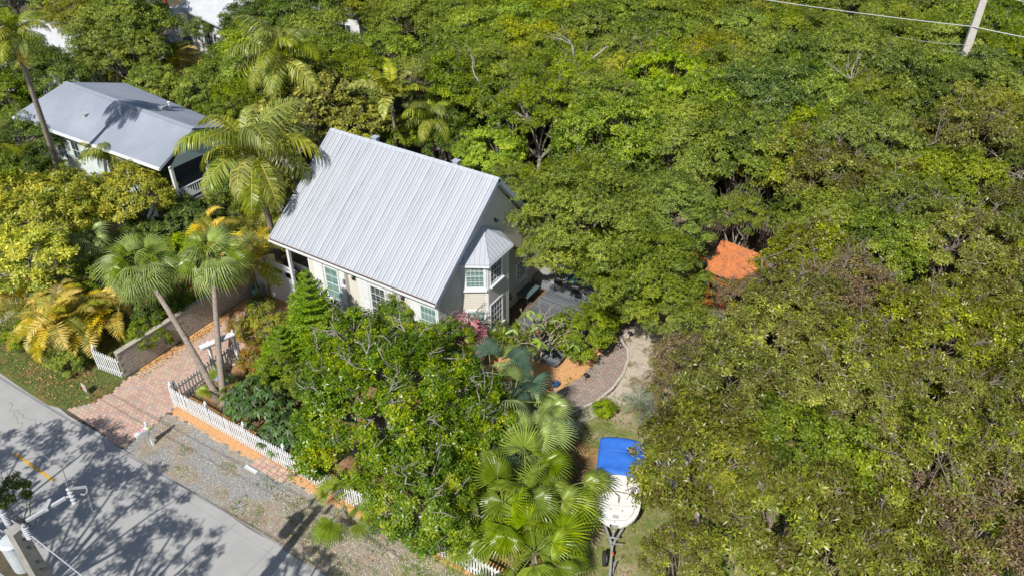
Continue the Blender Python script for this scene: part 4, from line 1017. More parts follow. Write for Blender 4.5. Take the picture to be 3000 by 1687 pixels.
b = MB(); b.lathe((.52, -.45, 0), [(.12, 0), (.16, .12), (.17, .3), (.12, .42), (.05, .5)], 10); o = b.build('stone_finial', MATS['cast_stone'], None, world=False); o.location = (p.x, p.y, 0); tag(o, 'small rounded stone urn just right of the scalloped planter', 'urn')
o = pot('flower_pot', P(1398, 972), .17, .26, BP, 'blue glazed pot with a bare twiggy plant on the orange gravel')
b = MB()
for k in range(7): a = k*.9; b.tube([(0, 0, .2), (.08*math.cos(a), .08*math.sin(a), .35), (.14*math.cos(a+.4), .14*math.sin(a+.4), .5)], .01, 4)
b.build('stems', TWIG, o, world=False)
p = P(1353, 848, .34); o = pot('orange_bucket', p, .15, .32, mat('orange_plastic', (.75, .13, .03), (.65, .11, .03), 5, .4), 'orange bucket standing on the dark deck behind the bare frangipani', 'bucket')
pd = pot('dark_pot', P(1386, 893), .22, .38, mat('dark_blue_pot', (.04, .05, .07), None, rough=.3), 'dark slate pot at the near corner of the deck beside the green bush')
def solar(p, label):
    o = empty('path_light', (p.x, p.y, 0), 0, label, 'garden light', 'garden lights by the curved path'); b = MB(); b.tube([(0, 0, 0), (0, 0, .3)], .015, 6); b.build('stake', DARK, o, world=False)
    b = MB(); b.lathe((0, 0, .3), [(.05, 0), (.06, .1), (.13, .11), (.12, .14), (.03, .19)], 12); b.build('lamp_head', DARK, o, world=False)
solar(P(1473, 958), 'dark garden light on the orange gravel nearest the path'); solar(P(1583, 852), 'dark garden light at the kink of the white path edging')
# bench by the wall, deck table and chairs
q = P(1305, 745, .8)
bn = empty('wall_table', (-17.9, 30.3, 0), 0, 'small slate blue table against the cream wall above the deck', 'table')
b = MB(); b.box(-18.3, -17.55, 29.6, 30.9, .72, .77); b.build('table_top', mat('slate_blue_top', (.09, .13, .15), (.07, .10, .12), 4, .5), bn)
for x in (-18.2, -17.65):
    for y in (29.7, 30.8): b = MB(); b.box(x-.02, x+.02, y-.02, y+.02, .3, .719); b.build('leg', DARK, bn)
q = P(1455, 702, 1.25); tb = empty('patio_table', (q.x, q.y, .555), .2, 'blue topped patio table in the shade of the big tree on the pale deck', 'table')
b = MB(); b.box(-.55, .55, -.4, .4, .68, .72); b.build('table_top', mat('blue_top', (.05, .17, .42), (.04, .13, .34), 4, .35), tb, world=False)
for x in (-.48, .48):
    for y in (-.33, .33): b = MB(); b.tube([(x, y, 0), (x, y, .68)], .02, 6); b.build('leg', DARK, tb, world=False)
def iron_chair(p, rz_, lab):
    o = empty('patio_chair', p, rz_, lab, 'chair', 'black iron chairs around the patio table'); b = MB(); b.lathe((0, 0, .42), [(.22, 0), (.23, .015), (.05, .02)], 12); b.build('seat', DARK, o, world=False)
    for x, y in ((-.16, -.16), (.16, -.16), (.16, .16), (-.16, .16)): b = MB(); b.tube([(x, y, .42), (x*1.2, y*1.2, 0)], .012, 5); b.build('leg', DARK, o, world=False)
    b = MB(); b.tube([(-.18, .18, .42), (-.2, .22, .8), (0, .24, .95), (.2, .22, .8), (.18, .18, .42)], .014, 5); b.tube([(-.08, .2, .42), (0, .23, .93), (.08, .2, .42)], .01, 5); b.build('backrest', DARK, o, world=False)
iron_chair((q.x-1.0, q.y-.5, .555), 2.2, 'black iron patio chair left of the blue topped table'); iron_chair((q.x+.3, q.y-.85, .555), 3.3, 'black iron patio chair in front of the blue topped table'); iron_chair((q.x-1.3, q.y+.3, .555), 1.4, 'black iron patio chair nearest the house wall')
# play house
OR = mat('orange_stain', (.50, .16, .04), (.38, .11, .03), 5, .7, c3=(.24, .09, .035), c3f=(.52, .7), c3scale=1.8)
c0 = P(1872, 650, 2.4)
ph = empty('play_house', (c0.x, c0.y, 0), R(-8), 'orange stained wooden play house with a pitched board roof under the trees', 'play house')
W_, D2 = 2.9, 1.5
for i in range(11):   # near roof slope boards, one by one
    b = MB(); t0, t1 = i/11, (i+1)/11-.004
    y0, z0 = -D2*(1-t0), 1.75+1.25*t0; y1, z1 = -D2*(1-t1), 1.75+1.25*t1
    dd = Vector((0, y1-y0, z1-z0)); LL = dd.length; dd /= LL; nn = Vector((0, -dd.z, dd.y)); b.obox((0, y0, z0), (1, 0, 0), dd, nn, (-W_/2+.02*(i % 2), W_/2), (0, LL+.03), (.0+.004*(i % 2), .025+.004*(i % 2))); b.build('roof_board', OR, ph, world=False)
    b = MB(); b.obox((0, -y0, z0), (1, 0, 0), Vector((0, -dd.y, dd.z)), Vector((0, dd.z, dd.y)), (-W_/2, W_/2-.02*(i % 2)), (0, LL+.03), (0, .025)); b.build('roof_board', OR, ph, world=False)
for x in (-1.25, 1.25):
    for y in (-1.2, 1.2): b = MB(); b.box(x-.06, x+.06, y-.06, y+.06, 0, 1.95); b.build('post', OR, ph, world=False)
for i in range(9):
    b = MB(); b.box(-1.3, 1.3, -1.25+i*.28, -1.25+i*.28+.27, 1.0, 1.04); b.build('floor_board', OR, ph, world=False)
for z in (1.18, 1.36): b = MB(); b.box(-1.3, 1.3, -1.3, -1.26, z, z+.1); b.build('rail', OR, ph, world=False)
b = MB(); b.bar((-3.6, -.9, 2.2), (-1.3, -.9, 1.95), .12); b.bar((-3.6, -.9, 2.2), (-3.9, -1.8, 0), .1); b.bar((-3.6, -.9, 2.2), (-3.7, .3, 0), .1); b.bar((-2.4, -.9, 2.1), (-2.2, -1.9, .2), .1); b.build('swing_frame', OR, ph, world=False)
for i in range(6): b = MB(); b.box(-1.25+i*.3, -1.25+i*.3+.29, -3.1, -1.4, .55, .6); b.build('step_board', OR, ph, world=False)
b = MB(); b.box(-1.2, .5, -3.0, -1.5, .1, .545); b.build('step_base', OR, ph, world=False)
b = MB()
for k in range(160):
    t = rr.random(); y0, z0 = -D2*(1-t), 1.75+1.25*t+.05; x = rr.uniform(-W_/2, W_/2); s_ = rr.uniform(.02, .06); b.poly([(x-s_, y0, z0), (x, y0-s_*.6, z0-.01), (x+s_, y0, z0+.01), (x, y0+s_*.6, z0+.03)])
tag(b.build('roof_leaf_litter', FLM[1], ph, world=False), kind='stuff')
c1 = P(1790, 668, 1.0); b = MB(); k = 20; r0, r1 = .42, .15
for i in range(k):
    for j in range(8):
        a, t = 2*math.pi*i/k, 2*math.pi*j/8; b.v.append(((r0+r1*math.cos(t))*math.cos(a), (r0+r1*math.cos(t))*math.sin(a)*.9, r1*math.sin(t)+math.sin(a)*.3))
for i in range(k):
    for j in range(8): b.face((i*8+j, ((i+1) % k)*8+j, ((i+1) % k)*8+(j+1) % 8, i*8+(j+1) % 8))
o = b.build('tyre_swing', mat('grey_tyre', (.10, .12, .14), (.06, .07, .08), 3, .6), None, smooth=True, world=False); o.location = c1; tag(o, 'grey tyre swing hanging next to the orange play house', 'tyre swing')
q0, q1 = P(1832, 650, 1.3), P(1752, 725, .15)
sl = empty('green_slide', q1, 0, 'dark green plastic slide leading down left from the orange play house', 'slide')
GRS = mat('green_plastic', (.01, .14, .09), (.008, .10, .07), 3, .35); b = MB(); dd = (q1-q0).normalized(); sdv = dd.cross(Vector((0, 0, 1))).normalized(); npv = sdv.cross(dd).normalized(); LL = (q1-q0).length
b.obox(q0, dd, sdv, npv, (0, LL), (-.35, .35), (0, .04)); b.build('slide_bed', GRS, sl)
for s in (-1, 1): b = MB(); b.obox(q0, dd, sdv, npv, (0, LL), (s*.40-.04, s*.40+.04), (0, .22)); b.build('side_rail', GRS, sl)
# pool-blue tarp, blue float and white kayak glimpsed through the big tree
def lump(name, p, sx, sy, sz, m, label, cat, rz_=0, seed=1):
    b = MB(); r2 = random.Random(seed); n, k = 6, 12
    for i in range(n+1):
        ph_ = math.pi/2*i/n
        for j in range(k):
            a = 2*math.pi*j/k; q = 1+r2.uniform(-.08, .08); b.v.append((sx*math.cos(ph_)*math.cos(a)*q, sy*math.cos(ph_)*math.sin(a)*q, sz*math.sin(ph_)*q))
    for i in range(n):
        for j in range(k): b.face((i*k+j, i*k+(j+1) % k, (i+1)*k+(j+1) % k, (i+1)*k+j))
    o = b.build(name, m, None, smooth=True, world=False); o.location = p; o.rotation_euler = (0, 0, rz_); return tag(o, label, cat)
TQ = mat('turquoise_plastic', (.06, .48, .52), (.04, .38, .42), 3, .35); GB = mat('grey_blue_hull', (.42, .50, .58), (.34, .42, .5), 3, .4)
lump('pool_tub', P(1500, 541, 2.6)-Vector((0, 0, .1)), .7, .6, .9, TQ, 'turquoise tub glimpsed through the crown of the big tree', 'tub')
lump('upturned_kayak', P(1640, 612, 1.0)-Vector((0, 0, .5)), .38, 1.5, .8, GB, 'pale grey blue upturned kayak seen through a gap in the big tree', 'kayak', R(-30), 2)
lump('blue_barrel', P(1586, 592, 1.0)-Vector((0, 0, .5)), .35, .35, .9, mat('sky_blue_plastic', (.18, .40, .55), None, rough=.4), 'small light blue barrel under the big tree left of the kayak', 'barrel', 0, 3)
b = MB(); q = P(567, 955, 0); b.box(q.x-.5, q.x+.4, q.y-.3, q.y+.35, .02, .12); o = b.build('folded_tarp', mat('pale_blue_tarp', (.30, .38, .60), (.24, .31, .5), 6, .6)); tag(o, 'folded pale blue tarp on the ground behind the side picket fence', 'tarp')
# rocks
ROCK = mat('coral_rock', (.42, .38, .32), (.26, .23, .19), 5, .95, bump=.6, bscale=14)
for i, (dx, dy, s, lab) in enumerate(((1600, 742, .4, 'pale flat rock under the brown trees beside the dirt patch'), (1815, 775, .5, 'largest pale rock on the dirt below the orange play house'), (1850, 790, .4, 'second pale rock on the dirt below the orange play house'), (705, 1065, .5, 'pale boulder in the bed behind the picket fence'), (742, 1090, .35, 'small tan rock beside the boulder in the fenced bed'), (940, 1335, .3, 'white rock on the shoulder below the foreground tree'), (985, 1392, .25, 'small white rock near the lower end of the picket fence'), (640, 525, .5, 'grey rock in the bare bed left of the silver roof'), (690, 560, .4, 'pale rock against the block wall near the coconut trunk'))):
    p = P(dx, dy, 0); lump('rock', p+Vector((0, 0, -.05)), s, s*.7, s*.4, ROCK, lab, 'rock', i, i+9)
b = MB(); q = P(1180, 975, 0)
# small flag by the front door
fl = empty('garden_flag', (-22.7, 22.0, 1.35), 0, 'small striped flag hanging beside the front door behind the shrubs', 'flag')
b = MB(); b.tube([(0, 0, 0), (0, -.3, 1.0)], .012, 5); b.build('pole', WHITE, fl, world=False)
for i in range(7):
    b = MB(); b.box(0, .55, -.31, -.30, .95-i*.055-.054, .95-i*.055); b.build('stripe', mat('flag_red', (.5, .03, .05), None, rough=.8) if i % 2 == 0 else WHITE, fl, world=False)
b = MB(); b.box(0, .24, -.325, -.312, .735, .95); b.build('canton', mat('flag_blue', (.03, .05, .25), None, rough=.8), fl, world=False)
# ================================================================== PLANT GENERATORS
def unit(a): return a/np.maximum(np.linalg.norm(a, axis=-1, keepdims=True), 1e-9)
def quads_mesh(name, V, mats, tint, extra=None, midx=None):
    """V: (n,4,3) quads"""
    n = len(V); me = bpy.data.meshes.new(name)
    me.vertices.add(n*4); me.vertices.foreach_set('co', V.reshape(-1).astype(np.float32))
    me.loops.add(n*4); me.loops.foreach_set('vertex_index', np.arange(n*4, dtype=np.int32))
    me.polygons.add(n); me.polygons.foreach_set('loop_start', np.arange(0, n*4, 4, dtype=np.int32))
    if midx is not None: me.polygons.foreach_set('material_index', midx.astype(np.int32))
    at = me.attributes.new('tint', 'FLOAT', 'FACE'); at.data.foreach_set('value', tint.astype(np.float32))
    for m in (mats if isinstance(mats, (list, tuple)) else [mats]): me.materials.append(m)
    me.update(calc_edges=True); return me
def leaf_quads(B, D, N, L, W, rg, cup=.18):
    D = unit(D); S = unit(np.cross(D, N)); N2 = np.cross(S, D)
    L = L[:, None]; W = W[:, None]
    mid = B+D*L*.5
    return np.stack([B, mid+S*W*.5+N2*W*cup, B+D*L-N2*L*.08, mid-S*W*.5+N2*W*cup], axis=1)
def crown_mesh(name, m, R3, nc, nr, nl, LL, LW, seed, clump=.30, up=.6, low=-.25, spread=.35, hole=0.0, tintspread=.22, rmin=.70, flat=1.0):
    rg = np.random.default_rng(seed); R3 = np.array(R3)
    # clump centres, roughly even over the dome
    i = np.arange(nc)+.5; zz = 1-(1-low)*i/nc; ph = i*2.39996+rg.normal(0, .25, nc); q = np.sqrt(np.maximum(0, 1-zz**2))
    C = np.stack([q*np.cos(ph), q*np.sin(ph), zz], 1); f = rg.uniform(rmin, 1.0, nc)
    f = f*(1+.10*np.sin(3*ph+seed)+.08*np.sin(5*ph+zz*4)); C = C*f[:, None]*R3
    C += rg.normal(0, .05, C.shape)*R3
    rc = clump*R3.mean()*rg.uniform(.65, 1.3, nc)
    ci = np.repeat(np.arange(nc), nr)
    if hole > 0:
        keep = rg.random(len(ci)) > hole*(rg.random(nc)[ci]); ci = ci[keep]
    n = len(ci); d = unit(rg.normal(0, 1, (n, 3))); d[:, 2] = np.abs(d[:, 2])*.8+d[:, 2]*.2
    rad = rc[ci]*rg.random(n)**.45
    pos = C[ci]+d*rad[:, None]*np.array([1, 1, .8*flat])
    out = unit(C[ci]/R3)
    Nn = unit(d*.7+out*.45+np.array([0, 0, up])+rg.normal(0, spread, (n, 3)))
    # rosettes
    a0 = rg.uniform(0, 6.283, n)
    T1 = unit(np.cross(Nn, np.array([.3, .2, .9])+rg.normal(0, .01, (n, 3)))); T2 = np.cross(Nn, T1)
    k = np.tile(np.arange(nl), n); ri = np.repeat(np.arange(n), nl)
    an = a0[ri]+k*6.283/nl+rg.normal(0, .3, len(ri)); el = rg.normal(.15, .35, len(ri))
    D = (T1[ri]*np.cos(an)[:, None]+T2[ri]*np.sin(an)[:, None])*np.cos(el)[:, None]+Nn[ri]*np.sin(el)[:, None]
    L = LL*rg.uniform(.65, 1.2, len(ri)); W = LW*rg.uniform(.75, 1.2, len(ri))
    B = pos[ri]+D*L[:, None]*.12
    NN = unit(Nn[ri]+rg.normal(0, .3, (len(ri), 3)))
    V = leaf_quads(B, D, NN, L, W, rg)
    ct = rg.normal(.5, tintspread*.8, nc); tint = np.clip(ct[ci][ri]+rg.normal(0, tintspread, n)[ri]*.7+rg.normal(0, tintspread*.6, len(ri)), 0, 1)
    return quads_mesh(name, V, m, tint), C, rc
def bend(p, q, rr_, n=5, amt=.08, sag=0):
    p, q = Vector(p), Vector(q); L = (q-p).length; pts = []
    o = Vector((rr_.gauss(0, 1), rr_.gauss(0, 1), rr_.gauss(0, .6)))*L*amt
    for i in range(n+1): t = i/n; pts.append(p.lerp(q, t)+o*math.sin(math.pi*t)+Vector((0, 0, sag*L*math.sin(math.pi*t))))
    return pts
def wood_mesh(name, m, C, hc, tr, seed, nlimb=9, twigs=60, rc=None, fork=.45, bare=0, R3=None, twr=.012):
    r = random.Random(seed); b = MB(); fz = hc*fork
    lean = Vector((r.uniform(-.3, .3), r.uniform(-.3, .3), 0))
    top = Vector((0, 0, fz))+lean
    b.tube([(0, 0, -.1), (0, 0, .15), tuple(lean*.3+Vector((0, 0, fz*.5))), tuple(top)], [tr*1.5, tr*1.1, tr*.92, tr*.8], 8)
    Cs = [Vector(c)+Vector((0, 0, hc)) for c in C]; idx = list(range(len(Cs))); r.shuffle(idx)
    nodes = []
    for i in idx[:nlimb]:
        mid = top.lerp(Cs[i], .6)+Vector((0, 0, -.2))
        p = bend(top-Vector((0, 0, .1)), mid, r, 4, .10); b.tube(p, [tr*.6-(tr*.6-tr*.3)*k/4 for k in range(5)], 6, cap=False); nodes.append(mid)
    for i in idx:
        c = Cs[i]; nd = min(nodes, key=lambda q: (q-c).length)
        p = bend(nd, c, r, 3, .12); b.tube(p, [tr*.28, tr*.2, tr*.13, tr*.07], 4, cap=False)
    for k in range(twigs):
        c = Cs[r.choice(idx)]; dv = Vector((r.gauss(0, 1), r.gauss(0, 1), r.gauss(.35, .7))).normalized(); Lt = r.uniform(.4, .95)*(rc.mean()*1.25 if rc is not None else .6)
        p = bend(c, c+dv*Lt, r, 2, .15); b.tube(p, [twr*1.6, twr, twr*.5], 3, cap=False)
    for k in range(bare):   # bare arching branches standing clear of the leaves
        c = Cs[r.choice(idx)]; out = (c-Vector((0, 0, hc))); out.z = max(out.z, .3); out.normalize()
        e = c+(out*1.0+Vector((r.gauss(0, .5), r.gauss(0, .5), .35))).normalized()*r.uniform(.7, 1.3)*max(rc.mean(), .5)
        p = bend(c, e, r, 3, .15); b.tube(p, [twr*3, twr*2.3, twr*1.5, twr*.8], 4, cap=False)
        for j in range(5):
            s = p[1+j % 3]; dv = (e-c).normalized()+Vector((r.gauss(0, .7), r.gauss(0, .7), r.gauss(.1, .5))); b.tube(bend(s, s+dv.normalized()*r.uniform(.25, .6), r, 2, .2), [twr*1.3, twr, twr*.5], 3, cap=False)
    return b.mesh(name, m, smooth=True)
LM = {}
LM['olive'] = leafmat('leaf_olive', [(.03, .045, .010), (.065, .09, .010), (.11, .135, .011), (.165, .18, .015)])
LM['green'] = leafmat('leaf_green', [(.028, .044, .010), (.06, .088, .010), (.10, .132, .011), (.16, .185, .015)])
LM['deep'] = leafmat('leaf_deep', [(.015, .032, .012), (.035, .06, .016), (.06, .09, .020), (.10, .125, .025)], spec=.6)
LM['lime'] = leafmat('leaf_lime', [(.045, .08, .008), (.09, .13, .008), (.14, .18, .010), (.20, .23, .02)])
LM['yellow'] = leafmat('leaf_yellow', [(.07, .09, .008), (.14, .14, .008), (.22, .195, .009), (.30, .24, .015)], rough=.4, gain=(2.2, 2.45, .35))
LM['brown'] = leafmat('leaf_mixed', [(.04, .034, .018), (.08, .066, .032), (.06, .075, .010), (.10, .115, .011), (.19, .185, .02)], rough=.35, spec=.6, gain=(2.45, 2.5, .8))
LM['brownish'] = leafmat('leaf_drying', [(.05, .035, .028), (.11, .075, .055), (.15, .11, .08), (.075, .085, .015), (.13, .14, .015)], rough=.38, spec=.6, gain=(1.9, 1.85, 1.2))
LM['fore'] = leafmat('leaf_glossy', [(.02, .045, .009), (.045, .085, .010), (.085, .13, .011), (.19, .20, .018)], rough=.33, spec=.6, objvar=.03)
LM['grape'] = leafmat('leaf_seagrape', [(.07, .05, .045), (.09, .105, .02), (.17, .17, .035), (.30, .28, .07)], rough=.5)
LM['gold'] = leafmat('leaf_golden', [(.12, .13, .01), (.26, .22, .012), (.40, .30, .015), (.48, .30, .02)])
LM['pink'] = leafmat('flower_pink', [(.45, .13, .20), (.62, .28, .32), (.70, .42, .42), (.60, .30, .34)], rough=.7, gain=(1, 1, 1.1), objvar=.02)
LM['croton'] = leafmat('leaf_croton', [(.07, .08, .008), (.16, .13, .010), (.24, .08, .02), (.14, .14, .012)])
LM['bronze'] = leafmat('leaf_bronze', [(.045, .06, .008), (.09, .10, .009), (.14, .14, .010), (.19, .175, .015)])
VAR = {}
def variant(key, m, R3, hc, tr, bark, nc, nr, nl, LL, LW, seed, **kw):
    wk = {k: kw.pop(k) for k in ('nlimb', 'twigs', 'fork', 'bare', 'twr') if k in kw}
    me, C, rc = crown_mesh('crown', LM[m], R3, nc, nr, nl, LL, LW, seed, **kw)
    wm = wood_mesh('trunk', bark, C, hc, tr, seed, rc=rc, **wk)
    VAR.setdefault(key, []).append((me, wm, R3[0], hc))
for sdn, (mk) in enumerate(('olive', 'olive', 'green', 'deep', 'lime', 'bronze')):
    variant('h_'+mk, mk, (2.9, 2.9, 2.1), 4.9, .16, BARK_PALE if sdn % 2 else BARK, 66, (84, 84, 50, 70, 56, 80)[sdn], 5, (.125, .125, .19, .15, .17, .13)[sdn], (.062, .062, .09, .07, .085, .065)[sdn], 100+sdn, clump=.27, twigs=40, bare=3)
variant('h_brown', 'brown', (2.8, 2.8, 1.9), 4.2, .14, TWIG, 62, 58, 6, .20, .062, 120, clump=.235, twigs=150, bare=13, spread=.5, hole=.2)
variant('h_brown', 'brown', (2.8, 2.8, 1.9), 4.2, .14, TWIG, 62, 58, 6, .20, .062, 121, clump=.235, twigs=150, bare=10, spread=.5, hole=.2)
variant('h_dry', 'brownish', (2.8, 2.8, 1.9), 4.2, .14, TWIG, 60, 52, 6, .19, .055, 122, clump=.27, twigs=320, bare=30, hole=.4, spread=.6)
variant('h_dryfine', 'brownish', (2.0, 2.0, 1.4), 3.4, .10, TWIG, 46, 36, 6, .15, .04, 123, clump=.27, twigs=320, bare=34, hole=.5, spread=.6)
variant('ficus', 'olive', (3.2, 3.2, 2.2), 5.2, .25, BARK, 74, 110, 6, .105, .05, 130, clump=.25, twigs=90, bare=4)
variant('ficus', 'green', (3.2, 3.2, 2.2), 5.2, .25, BARK, 74, 110, 6, .105, .05, 131, clump=.25, twigs=90, bare=3)
variant('fore', 'fore', (4.4, 4.4, 2.9), 3.6, .26, BARK_PALE, 125, 84, 6, .18, .072, 140, clump=.21, twigs=220, bare=24, hole=.12, twr=.016, low=-.45)
variant('fore2', 'fore', (2.5, 2.5, 2.1), 2.7, .20, BARK_PALE, 60, 55, 6, .20, .078, 141, clump=.26, twigs=90, bare=7, twr=.015, low=-.5)
variant('yellow', 'yellow', (2.9, 2.9, 1.9), 3.6, .16, BARK_PALE, 60, 42, 7, .25, .09, 150, clump=.25, twigs=80, bare=6, hole=.3)
variant('grape', 'grape', (3.0, 3.0, 2.1), 4.4, .18, BARK_PALE, 60, 46, 5, .20, .17, 151, clump=.25, twigs=160, bare=14, hole=.3, spread=.6)
variant('bush', 'green', (1.3, 1.3, 1.0), 1.0, .05, BARK, 30, 60, 6, .10, .045, 160, clump=.33, twigs=30, low=-.5, fork=.3)
variant('bush_lime', 'lime', (1.3, 1.3, 1.0), 1.0, .05, BARK, 30, 60, 6, .11, .05, 161, clump=.33, twigs=30, low=-.5, fork=.3)
variant('bush_croton', 'croton', (1.3, 1.3, .9), .9, .05, TWIG, 30, 56, 6, .09, .045, 162, clump=.33, twigs=60, low=-.5, fork=.3)
variant('bush_yel', 'bronze', (1.3, 1.3, .9), .9, .05, TWIG, 30, 56, 6, .09, .04, 163, clump=.33, twigs=60, low=-.5, fork=.3)
variant('bush_dark', 'deep', (1.3, 1.3, 1.0), 1.0, .05, BARK, 30, 52, 6, .12, .055, 164, clump=.33, twigs=30, low=-.5, fork=.3)
variant('bush_pink', 'pink', (1.1, 1.1, .8), 1.3, .05, TWIG, 22, 46, 6, .085, .06, 165, clump=.3, twigs=90, bare=8, low=-.5, fork=.3, hole=.6)
PLANTS = []
def mpp(dx, dy, z):
    p = P(dx, dy, z); F = -p.x*_sh+p.y*_ch; return (F*_cp+(CAM_H-z)*_sp)/(FPX*2576/3000)
def tree(key, dx, dy, rpx, zc, label, name='broadleaf_tree', cat='tree', group=None, vi=None, rot=None, zs=None):
    v = VAR[key][(rr.randrange(len(VAR[key])) if vi is None else vi)]; me, wm, R0, hc = v
    p = P(dx, dy, zc); r = rpx*mpp(dx, dy, zc); s = r/R0; sz = zc/hc
    o = empty(name, (p.x, p.y, 0), 0, label, cat, group)
    rz_ = rr.uniform(0, 6.28) if rot is None else rot
    link('trunk', wm, o, (0, 0, 0), (0, 0, rz_), (s, s, sz)); link('crown', me, o, (0, 0, zc), (0, 0, rz_), (s, s, zs*s if zs else s))
    PLANTS.append((p.x, p.y, r)); return o

# ------------------------------------------------------------------ palms
PALM_G = leafmat('palm_green', [(.035, .06, .006), (.07, .10, .007), (.11, .13, .008), (.16, .165, .012)], rough=.35, trans=.35, spec=.6, objvar=.2, gain=(2.6, 2.5, .7))
PALM_GOLD = leafmat('palm_golden', [(.11, .12, .004), (.20, .17, .004), (.30, .215, .005), (.40, .24, .006)], rough=.4, trans=.35, objvar=.25, gain=(2.2, 2.2, .4))
PALM_BLUE = leafmat('palm_blue_green', [(.07, .105, .055), (.11, .15, .085), (.15, .19, .115), (.17, .20, .08)], rough=.35, trans=.25, spec=.6, objvar=.15, gain=(2.1, 2.1, .9))
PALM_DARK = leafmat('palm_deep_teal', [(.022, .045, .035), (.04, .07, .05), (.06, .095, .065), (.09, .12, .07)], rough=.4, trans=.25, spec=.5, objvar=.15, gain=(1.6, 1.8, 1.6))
PALM_FAN = leafmat('palm_fresh_green', [(.035, .065, .006), (.06, .10, .008), (.09, .135, .010), (.14, .175, .013)], rough=.3, trans=.38, spec=.6, objvar=.12, gain=(2.6, 2.35, .7))
PALM_YG = leafmat('palm_yellow_green', [(.05, .07, .006), (.10, .115, .007), (.155, .155, .009), (.22, .195, .012)], rough=.38, trans=.35, objvar=.25)
DEADF = leafmat('palm_dead', [(.16, .11, .06), (.24, .17, .09), (.32, .24, .14)], rough=.7, trans=.2)
RACH = mat('frond_rachis', (.42, .34, .05), (.34, .30, .05), 5, .5); RACHG = mat('petiole_green', (.20, .24, .05), (.15, .2, .04), 5, .5)
TRUNKP = mat('palm_trunk_bark', (.30, .25, .21), (.17, .14, .115), 3, .9, stretch=(1, 1, 9), bump=.6, bscale=12)
def pinnate(name, m, L, lift, droop, nleaf, ll, lw, seed, hang=.6, rm=RACH, vee=.25, rr0=.035, curl=1.6):
    rg = np.random.default_rng(seed); n = 26; t = np.linspace(0, 1, n)
    # rachis arc in the x-z plane
    ang = lift-droop*t**curl; ds = L/(n-1); x = np.concatenate([[0], np.cumsum(np.cos(ang[:-1])*ds)]); z = np.concatenate([[0], np.cumsum(np.sin(ang[:-1])*ds)])
    y = .04*L*np.sin(t*2.5+seed)*t
    pts = np.stack([x, y, z], 1)
    tt = np.linspace(.16, .995, nleaf); tt = np.concatenate([tt, tt]); sgn = np.concatenate([np.ones(nleaf), -np.ones(nleaf)]); tt = np.clip(tt+rg.normal(0, .006, len(tt)), .1, 1)
    px = np.interp(tt, t, pts[:, 0]); py = np.interp(tt, t, pts[:, 1]); pz = np.interp(tt, t, pts[:, 2]); B = np.stack([px, py, pz], 1)
    a = np.interp(tt, t, ang); fw = np.stack([np.cos(a), np.zeros_like(a), np.sin(a)], 1); upv = np.stack([-np.sin(a), np.zeros_like(a), np.cos(a)], 1)
    side = np.stack([np.zeros_like(a), sgn, np.zeros_like(a)], 1)
    prof = np.sin(np.clip(tt*1.02, 0, 1)*math.pi*.93+.12)**.7; Ll = ll*np.clip(prof, .25, 1)*rg.uniform(.85, 1.1, len(tt))
    sw = .35+.75*tt**2
    D1 = unit(side+fw*sw[:, None]+upv*vee+rg.normal(0, .09, (len(tt), 3)))
    g = np.array([0, 0, -1.0]); D2 = unit(D1+g*(hang*(.7+.6*rg.random(len(tt))))[:, None]); D3 = unit(D2+g*(hang*1.1))
    N = unit(upv+rg.normal(0, .25, (len(tt), 3))); W = lw*np.clip(prof+.2, .4, 1)
    P1 = B+D1*(Ll*.35)[:, None]; P2 = P1+D2*(Ll*.38)[:, None]; P3 = P2+D3*(Ll*.32)[:, None]
    S = unit(np.cross(D1, N)); S2 = unit(np.cross(D2, N))
    w = W[:, None]
    q1 = np.stack([B+S*w*.3, B-S*w*.3, P1-S*w*.5, P1+S*w*.5], 1); q2 = np.stack([P1+S*w*.5, P1-S*w*.5, P2-S2*w*.4, P2+S2*w*.4], 1); q3 = np.stack([P2+S2*w*.4, P2-S2*w*.4, P3-S2*w*.05, P3+S2*w*.05], 1)
    tn = np.clip(rg.normal(.5, .2, len(tt)), 0, 1); V = np.concatenate([q1, q2, q3]); T = np.concatenate([tn, tn, tn]); M = np.zeros(len(V))
    # rachis quads (top and underside strips)
    R_ = []
    for i in range(n-1):
        r0 = rr0*(1-.8*t[i]); r1 = rr0*(1-.8*t[i+1]); p, q = pts[i], pts[i+1]
        for o0, o1 in (((0, 1, .3), (0, -1, .3)), ((0, -1, .3), (0, 0, -1)), ((0, 0, -1), (0, 1, .3))):
            o0 = np.array(o0); o1 = np.array(o1); R_.append([p+o0*r0, p+o1*r0, q+o1*r1, q+o0*r1])
    R_ = np.array(R_); V = np.concatenate([V, R_]); T = np.concatenate([T, np.full(len(R_), .5)]); M = np.concatenate([M, np.ones(len(R_))])
    return quads_mesh(name, V, [m, rm], T, midx=M)
